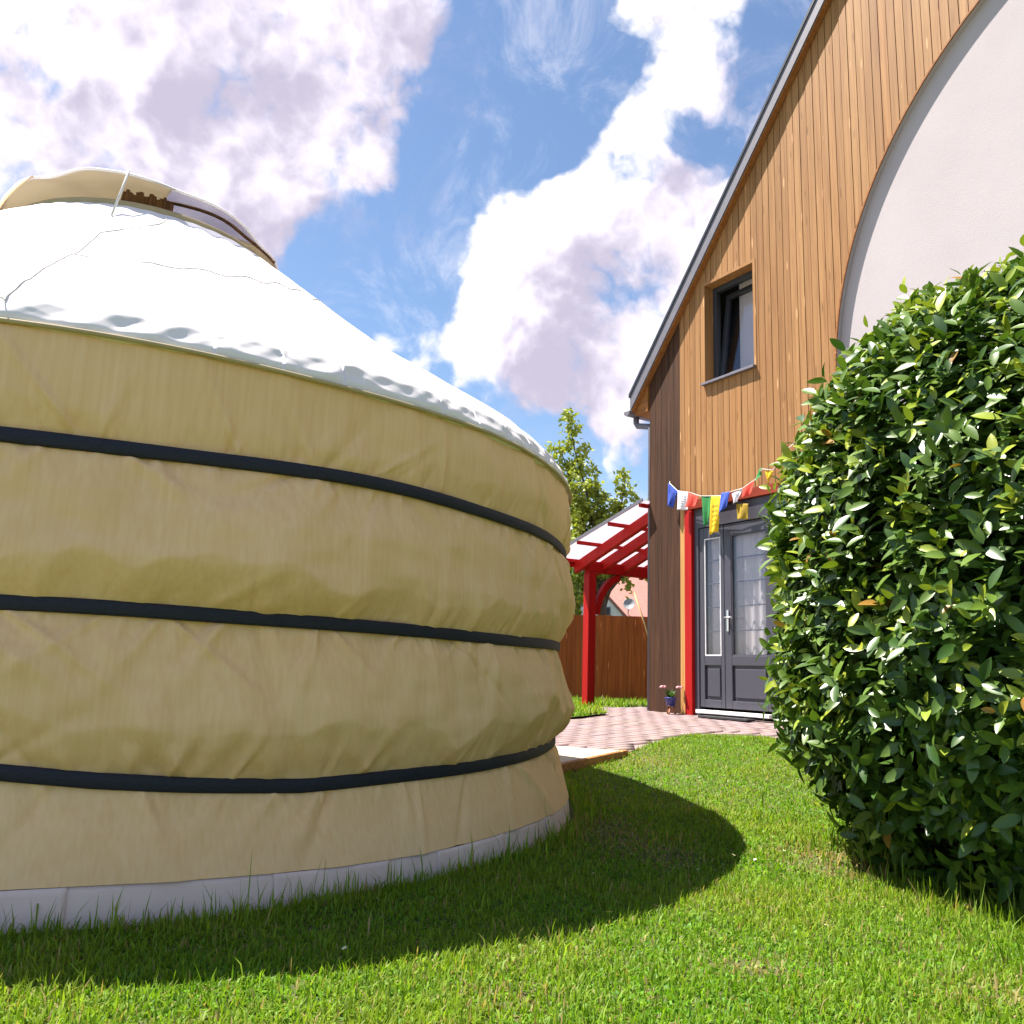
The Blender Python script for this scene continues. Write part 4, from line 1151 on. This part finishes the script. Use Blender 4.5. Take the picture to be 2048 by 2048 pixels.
def tree():
    base = np.array([2.0, 18.0, .2])
    root = empty('garden_tree', tuple(base))
    tag(root, 'sparse leafy fruit tree standing behind the fence', 'tree')
    rng = np.random.default_rng(21)
    tr = MB(); tr.tube([(0, 0, -.1), (.05, 0, .9), (-.05, .05, 1.7), (-.1, 0, 2.5)], [.13, .11, .095, .08], 10)
    t = tr.build('trunk', MAT['bark'], root, smooth=True, fix=False)
    tips = []
    starts = [(-.1, 0, 2.4), (-.08, 0, 2.0), (-.05, .05, 1.7)]
    targets = [(-.85, -.1, 5.95), (-.95, .3, 4.9), (-.75, -.5, 4.4), (-.2, .2, 4.7), (.35, -.3, 4.5), (.8, .3, 4.1), (1.15, -.2, 4.15), (.6, .6, 3.6), (-1.2, 0, 3.7), (-1.1, -.4, 3.0), (1.3, 0, 3.2), (-.5, .5, 3.4), (.2, -.6, 3.1), (-.9, .2, 2.4), (.1, .2, 3.9), (-1.0, 0, 5.2), (-1.3, -.2, 2.0), (-.6, -.3, 3.9), (.75, -.1, 3.5)]
    for k, tg in enumerate(targets):
        s = np.array(starts[k % 3]); e = np.array(tg); pts = []
        for i in range(9):
            v = i / 8; p = s + (e - s) * v + np.array([.12 * math.sin(v * 5 + k), .1 * math.cos(v * 4 + k), .25 * math.sin(v * 3.1)]) * (v * (1 - v) * 2)
            pts.append(p)
        MB().tube(pts, [.035 * (1 - .8 * i / 8) + .004 for i in range(9)], 6).build('branch', MAT['bark'], root, smooth=True, fix=False)
        for i in range(3, 9):
            for _ in range(3):
                q = pts[i] + rng.normal(0, .17, 3); tips.append((pts[i], q))
    tw = MB()
    for a, b in tips: tw.tube([a, (a + b) / 2 + rng.normal(0, .02, 3), b], [.007, .005, .003], 4)
    tw.build('twigs', MAT['bark'], root, fix=False)['kind'] = 'stuff'
    C = []
    for a, b in tips:
        n = rng.integers(24, 46)
        C.append(a + (b - a) * rng.uniform(.3, 1.25, (n, 1)) + rng.normal(0, .055, (n, 3)))
    C = np.concatenate(C); n = len(C)
    g = rng.uniform(0, 1, (n, 1)); col = np.array([.22, .27, .035]) * (1 - g) + np.array([.48, .50, .09]) * g
    V, T, cc = leaf_cards(C, rng.uniform(.08, .15, n), col, rng, .25)
    o = link('crown', np_mesh('crown', V, None, T, cc), MAT['tree_leaf'], root, True)
    # darker shrub mass beneath, seen through the canopy posts
    r2 = empty('dark_shrub', (.62, 16.2, .25))
    tag(r2, 'dense dark green shrub behind the fence left of the red post', 'shrub')
    m = 5200; d = rng.normal(size=(m, 3)); d /= np.linalg.norm(d, axis=1)[:, None]
    P = d * rng.uniform(.55, 1, (m, 1)) ** .4 * np.array([.72, .7, 1.25]) + np.array([0, 0, 1.5])
    P *= 1 + .12 * fbm(P[:, 0] * 2, P[:, 2] * 2, 2, 8)[:, None]
    g = rng.uniform(0, 1, (m, 1)); col = np.array([.10, .15, .02]) * (1 - g) + np.array([.28, .33, .05]) * g
    V, T, cc = leaf_cards(P, rng.uniform(.07, .13, m), col, rng, .3)
    link('foliage', np_mesh('foliage', V, None, T, cc), MAT['tree_leaf'], r2, True)['kind'] = 'stuff'
    MB().tube([(0, 0, -.1), (.05, 0, .8), (0, .05, 1.6)], [.06, .05, .03], 8).build('stem', MAT['bark'], r2, smooth=True, fix=False)


tree()

# ------------------------------------------------------------------ laurel hedge
def hedge():
    HC = np.array([2.71, 3.48, .90]); HR = np.array([1.515, 1.495, 1.455]); EX = 2.75; PH = 1.069
    root = empty('laurel_hedge', (HC[0], HC[1], 0))
    tag(root, 'big rounded laurel hedge with glossy dark green leaves on the lawn', 'hedge')
    rng = np.random.default_rng(33)
    off_ = np.array([HC[0], HC[1], 0])

    def surf(v):
        s = (np.abs(v) ** EX).sum(1) ** (-1 / EX)
        p = v * s[:, None] * HR
        az = np.arctan2(v[:, 1], v[:, 0]); bump = 1 + .05 * fbm(az * 2.6 + 7, v[:, 2] * 2.8 + 3, 3, 14)
        # narrower foot
        z = p[:, 2] * bump + HC[2]
        foot = 1 - .12 * (1 - sstep(.0, .6, z))
        p = p * bump[:, None]; p[:, :2] *= foot[:, None]
        rm = np.array([[math.cos(PH), -math.sin(PH), 0], [math.sin(PH), math.cos(PH), 0], [0, 0, 1]])
        p = p @ rm.T
        n = np.sign(v) * np.abs(v * s[:, None]) ** (EX - 1) / HR; n /= np.linalg.norm(n, axis=1)[:, None]
        return p + HC, n @ rm.T
    NS = 10500
    v = rng.normal(size=(NS * 2, 3)); v /= np.linalg.norm(v, axis=1)[:, None]
    p, n = surf(v)
    tocam = np.array([0, 0, .67]) - p; tocam /= np.linalg.norm(tocam, axis=1)[:, None]
    face = (tocam * n).sum(1)
    keep = (p[:, 2] > .03) & ((face > -.25) | (rng.uniform(size=len(p)) < .30))
    p, n = p[keep][:NS], n[keep][:NS]
    # leaf template: length along x, folded along the midrib and curved down
    xs = np.array([0, .16, .38, .62, .84, 1.0]); ws = np.array([0, .62, 1.0, .94, .55, 0])
    tv = []; 
    for x, w in zip(xs, ws):
        z = -.16 * x * x
        tv += ([(x, 0, z)] if w == 0 else [(x, -.20 * w, z + .055 * w), (x, 0, z), (x, .20 * w, z + .055 * w)])
    tv = np.array(tv)
    tq = []; tt_ = [(0, 2, 1), (0, 3, 2)]
    for k in range(3):
        b = 1 + 3 * k
        tq += [(b, b + 1, b + 4, b + 3), (b + 1, b + 2, b + 5, b + 4)]
    tt_ += [(10, 11, 13), (11, 12, 13)]
    # all leaves: position, x axis, normal, length, colour
    Ps, Xs, Ns, Ls, Cs, Sc = [], [], [], [], [], []
    up = np.array([0, 0, 1.0])
    for i in range(len(p)):
        depth = abs(rng.normal(0, .06)) if rng.uniform() < .72 else rng.uniform(.05, .32)
        if rng.uniform() < .05: depth = -rng.uniform(.01, .05)
        ax = n[i] * rng.uniform(.5, 1.1) + up * rng.uniform(.35, .95) + rng.normal(0, .28, 3)
        if p[i, 2] < .9: ax = ax + up * -.75 * (1 - p[i, 2] / .9)
        ax /= np.linalg.norm(ax)
        o = p[i] - n[i] * depth - ax * .08
        e1 = np.cross(ax, rng.normal(size=3)); e1 /= np.linalg.norm(e1); e2 = np.cross(ax, e1)
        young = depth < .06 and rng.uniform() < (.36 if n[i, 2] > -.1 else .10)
        m = rng.integers(5, 8)
        for k in range(m):
            h = (k + .5) / m; a = k * 2.4 + rng.uniform(-.4, .4)
            tip = k == m - 1
            elev = rad(rng.uniform(50, 75)) if (tip and young) else rad(rng.uniform(5, 45) + 12 * h)
            rd = e1 * math.cos(a) + e2 * math.sin(a)
            x = rd * math.cos(elev) + ax * math.sin(elev)
            nn = ax * math.cos(elev) - rd * math.sin(elev) + rng.normal(0, .22, 3)
            x = x + np.array([0, 0, -.12]) + rng.normal(0, .1, 3); x /= np.linalg.norm(x)
            nn = nn - x * (nn @ x); nn /= np.linalg.norm(nn)
            l = rng.uniform(.055, .092) * (.72 if tip and young else 1.0)
            Ps.append(o + ax * .115 * h); Xs.append(x); Ns.append(nn); Ls.append(l)
            g = rng.uniform()
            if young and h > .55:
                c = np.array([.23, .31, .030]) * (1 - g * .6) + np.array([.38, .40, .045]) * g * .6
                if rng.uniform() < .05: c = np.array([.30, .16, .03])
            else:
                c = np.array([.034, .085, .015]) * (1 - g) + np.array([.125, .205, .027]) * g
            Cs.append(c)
            Sc.append(l * l / ((o - np.array([0, 0, .67])) @ (o - np.array([0, 0, .67]))) * abs((o @ nn) / np.linalg.norm(o)) * (1 if depth < .06 else 0))
    Ps, Xs, Ns, Ls, Cs, Sc = map(np.array, (Ps, Xs, Ns, Ls, Cs, Sc))
    ok = Ps[:, 2] > .04
    Ps, Xs, Ns, Ls, Cs, Sc = Ps[ok], Xs[ok], Ns[ok], Ls[ok], Cs[ok], Sc[ok]
    Ys = np.cross(Ns, Xs)
    # which leaves show largest in the open, inside the part of the hedge the picture shows
    d = Ps - np.array([0, 0, .67]); px = (d @ np.array(RX)) / (d @ np.array(FX))
    nsurf = (Ps - HC) / HR ** 2; nsurf /= np.linalg.norm(nsurf, axis=1)[:, None]
    facing = -(nsurf * d).sum(1) / np.linalg.norm(d, axis=1)
    Sc = Sc * (facing > .15) * (px < .58)
    pick = np.argsort(-Sc)[:300]
    mask = np.ones(len(Ps), bool); mask[pick] = False
    nl = mask.sum()
    Vv = Ps[mask][:, None, :] - off_ + (tv[None, :, 0:1] * Xs[mask][:, None] + tv[None, :, 1:2] * Ys[mask][:, None] + tv[None, :, 2:3] * Ns[mask][:, None]) * Ls[mask][:, None, None]
    base = (np.arange(nl) * len(tv))[:, None, None]
    Q = (np.array(tq)[None] + base).reshape(-1, 4); T = (np.array(tt_)[None] + base).reshape(-1, 3)
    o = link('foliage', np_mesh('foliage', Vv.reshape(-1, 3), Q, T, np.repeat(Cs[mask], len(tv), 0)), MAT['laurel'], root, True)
    o['kind'] = 'stuff'
    # shared leaf meshes in a few tones
    tones = np.array([[.038, .09, .017], [.09, .155, .023], [.22, .30, .030], [.31, .35, .038]])
    lm = []
    for tnc in tones:
        me = np_mesh('leaf', tv, np.array(tq), np.array(tt_), np.tile(tnc, (len(tv), 1))); me.materials.append(MAT['laurel'])
        me.polygons.foreach_set('use_smooth', [True] * len(me.polygons)); lm.append(me)
    for i in pick:
        k = int(np.argmin(((tones - Cs[i]) ** 2).sum(1)))
        lo = bpy.data.objects.new('leaf', lm[k]); lo.parent = root
        L = Ls[i]; mt = Matrix(((Xs[i, 0] * L, Ys[i, 0] * L, Ns[i, 0] * L, Ps[i, 0] - off_[0]), (Xs[i, 1] * L, Ys[i, 1] * L, Ns[i, 1] * L, Ps[i, 1] - off_[1]), (Xs[i, 2] * L, Ys[i, 2] * L, Ns[i, 2] * L, Ps[i, 2] - off_[2]), (0, 0, 0, 1)))
        lo.matrix_local = mt
        COL.objects.link(lo)
    # twiggy inside and stems
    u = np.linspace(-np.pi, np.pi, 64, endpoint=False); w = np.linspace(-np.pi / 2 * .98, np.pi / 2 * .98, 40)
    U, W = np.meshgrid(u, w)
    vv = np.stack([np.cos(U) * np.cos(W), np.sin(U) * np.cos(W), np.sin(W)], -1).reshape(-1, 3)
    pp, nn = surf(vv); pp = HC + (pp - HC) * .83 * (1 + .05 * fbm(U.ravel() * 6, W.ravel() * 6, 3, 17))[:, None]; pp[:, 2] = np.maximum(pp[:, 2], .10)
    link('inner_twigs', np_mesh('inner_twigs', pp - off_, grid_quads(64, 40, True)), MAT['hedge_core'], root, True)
    for k in range(14):
        a = k * 2.4; r0 = .25 + .045 * k
        q = np.array([r0 * math.cos(a), r0 * math.sin(a), -.03])
        MB().tube([q, q * 1.05 + [0, 0, .25], q * 1.15 + [.03, 0, .6]], [.022, .018, .012], 7).build('stem', MAT['stem'], root, smooth=True, fix=False)


hedge()

# ------------------------------------------------------------------ grass
def grass():
    rng = np.random.default_rng(55)
    bands = [(.9, 1.5, 30000), (1.5, 2.2, 34000), (2.2, 3.2, 24000), (3.2, 4.6, 13500), (4.6, 7.3, 8000)]
    X, Y = [], []
    for y0, y1, dn in bands:
        hw = .70 * y1 + .5
        n = int(dn * (y1 - y0) * 2 * hw)
        X.append(rng.uniform(-hw, hw, n)); Y.append(rng.uniform(y0, y1, n))
    # strips of grass behind the terrace and at the foot of the fence
    n = 16000; X.append(rng.uniform(-2, 4.5, n)); Y.append(rng.uniform(10.9, 13.95, n))
    n = 9000; tx, ty = rng.uniform(-1.2, 1.1, n), rng.uniform(8.5, 10.05, n); k = inside(TONGUE, tx, ty); X.append(tx[k]); Y.append(ty[k])
    # long tufts along the skirt of the yurt, along the edging and under the hedge
    n = 2600; a = np.radians(rng.uniform(-115, 12, n)); r = 2.475 + np.abs(rng.normal(0, .05, n))
    X.append(YC[0] + r * np.cos(a)); Y.append(YC[1] + r * np.sin(a)); n_tuft = n
    n = 3000; hx, hy = rng.uniform(1.2, 2.2, n), rng.uniform(1.9, 3.9, n)
    X.append(hx); Y.append(hy)
    tuft = np.zeros(sum(map(len, X)), bool); tot = len(tuft); tuft[tot - 5600:] = True
    X = np.concatenate(X); Y = np.concatenate(Y)
    dy = np.hypot(X - YC[0], Y - YC[1]); skirt = np.exp(-np.clip(dy - 2.47, 0, 9) / .09)
    keep = (dy > 2.472) & ~(inside(TERR, X, Y) & ~inside(TONGUE, X, Y))
    keep &= ~((np.hypot((X - 2.71) / 1.22, (Y - 3.48) / 1.22) < 1))
    # bare and thin patches
    bare = .85 * np.exp(-(((X - 1.24) / .16) ** 2 + ((Y - 3.45) / .26) ** 2)) + .7 * np.exp(-(((X - .46) / .17) ** 2 + ((Y - 3.9) / .4) ** 2)) + .6 * np.exp(-(((X - .63) / .12) ** 2 + ((Y - 3.45) / .22) ** 2)) + .75 * np.exp(-(((X - .60) / .09) ** 2 + ((Y - 2.18) / .07) ** 2)) + .4 * np.exp(-(((X - 1.12) / .12) ** 2 + ((Y - 2.05) / .1) ** 2)) + .5 * np.exp(-(((X - 1.0) / .14) ** 2 + ((Y - 6.05) / .3) ** 2)) + .35 * np.exp(-(((X - .02) / .10) ** 2 + ((Y - 1.95) / .08) ** 2))
    keep &= rng.uniform(size=len(X)) > bare * .75
    X, Y, tuft, skirt, bare = X[keep], Y[keep], tuft[keep], skirt[keep], bare[keep]
    n = len(X)
    back = Y > 8
    Z = np.where(inside(TONGUE, X, Y), terr_z(X, Y) + .02, lawn_z(X, Y)) - .004
    patch = fbm(X * 1.6, Y * 1.6, 3, 40); fine = fbm(X * 6, Y * 6, 2, 44)
    h = rng.gamma(9, 1 / 9, n) * (.023 + .009 * patch + .006 * fine) * np.where(Y > 4.6, .95, 1)
    h = h * (1 + .35 * skirt * rng.uniform(0, 1, n)) * (1 - .35 * np.clip(bare, 0, 1))
    h = np.where(tuft, rng.gamma(4, 1 / 4, n) * .050, h)
    tall = rng.uniform(size=n) < .010; h = np.where(tall, h * rng.uniform(1.6, 2.4, n), h)
    h = np.where(back, h * 1.9 + rng.uniform(0, .05, n), h)
    h = np.clip(h, .012, .17)
    broad = (rng.uniform(size=n) < .16 + .2 * np.clip(fine, 0, 1)) & ~tuft & ~back
    h = np.where(broad, rng.uniform(.012, .026, n), h)
    wd = np.where(broad, rng.uniform(.0035, .0065, n), rng.uniform(.0012, .0024, n)) * np.where(Y > 3.2, 1.5, 1.0) * np.where(Y > 8, 2.2, 1.0)
    az = rng.uniform(0, 2 * np.pi, n)
    lean = np.where(broad, rng.uniform(.7, 1.3, n), np.abs(rng.normal(.52, .34, n)))
    lean = np.where(tuft, np.abs(rng.normal(.22, .2, n)), lean)
    dx, dy_ = np.cos(az), np.sin(az); sx, sy = -dy_, dx
    P = np.stack([X, Y, Z], -1)
    d1 = np.stack([dx * np.sin(lean * .6), dy_ * np.sin(lean * .6), np.cos(lean * .6)], -1)
    d2 = np.stack([dx * np.sin(lean * 1.6), dy_ * np.sin(lean * 1.6), np.cos(lean * 1.6)], -1)
    S = np.stack([sx, sy, 0 * sx], -1) * wd[:, None]
    mid = P + d1 * (h * .55)[:, None]; tip = mid + d2 * (h * .5)[:, None]
    V = np.stack([P - S * .8, P + S * .8, mid + S, mid - S, tip], 1).reshape(-1, 3)
    i = np.arange(n)[:, None] * 5
    Q = i + [0, 1, 2, 3]; T = i + [3, 2, 4]
    g = rng.uniform(0, 1, n)
    c = np.outer(1 - g, [.088, .200, .009]) + np.outer(g, [.245, .385, .024])
    yel = np.clip(.45 + 1.5 * patch + .5 * fine, 0, 1.4) * rng.uniform(.3, 1, n)
    c = c * (1 - .35 * yel[:, None]) + np.array([.40, .40, .05]) * (.35 * yel[:, None])
    dead = rng.uniform(size=n) < (.06 + .04 * np.clip(patch * 3, 0, 1) + .75 * bare)
    c = np.where(dead[:, None], np.outer(rng.uniform(.6, 1.1, n), [.42, .31, .13]), c)
    c = np.where(broad[:, None], c * np.array([.75, 1.0, .9]), c)
    c = c * rng.uniform(.8, 1.2, (n, 1))
    o = link('grass', np_mesh('grass', V, Q, T, np.repeat(c, 5, 0)), MAT['grass'])
    tag(o, 'short green lawn grass with longer blades along the yurt skirt', 'grass', kind='stuff')
    print('blades', n)


grass()


def daisies():
    spots = [(.845, 3.30), (.905, 3.24), (.93, 3.02), (.66, 3.05), (.60, 2.50), (1.02, 2.72), (1.10, 2.63), (.30, 2.95), (-.35, 2.12), (.86, 2.42), (1.06, 3.4), (1.16, 5.3), (.55, 5.1)]
    pet = MB(); cen = MB()
    for k in range(11):
        a = k * 2 * math.pi / 11; c, s = math.cos(a), math.sin(a); b = len(pet.v)
        pet.v += [(.003 * c, .003 * s, 0), (.008 * c - .002 * s, .008 * s + .002 * c, .001), (.012 * c, .012 * s, .0005), (.008 * c + .002 * s, .008 * s - .002 * c, .001)]
        pet.f.append((b, b + 1, b + 2, b + 3))
    cen.lathe([(.0045, 0), (.004, .002), (.0, .003)], n=8)
    stm = MB().tube([(0, 0, -.045), (.003, 0, -.02), (0, 0, 0)], .001, 5)
    src = None
    for i, (x, y) in enumerate(spots):
        r = empty('daisy', (x, y, float(lawn_z(x, y)) + .047))
        sh_ = math.hypot(x + 1.33, y - 4.30) < 2.4
        tag(r, 'tiny white daisy in the yurt shadow on the lawn' if sh_ else 'tiny white daisy in the sunlit part of the lawn', 'flower', 'daisies in the shaded grass' if sh_ else 'daisies in the sunny grass')
        r.scale = (.55, .55, .8)
        r.rotation_euler = (random.uniform(-.5, .1), random.uniform(-.3, .3), random.uniform(0, 6))
        if src is None:
            src = [pet.build('petals', MAT['petal'], r, fix=False), cen.build('flower_centre', MAT['yolk'], r), stm.build('stem', MAT['stem'], r)]
        else:
            for s in src:
                c = s.copy(); c.parent = r; COL.objects.link(c)


daisies()
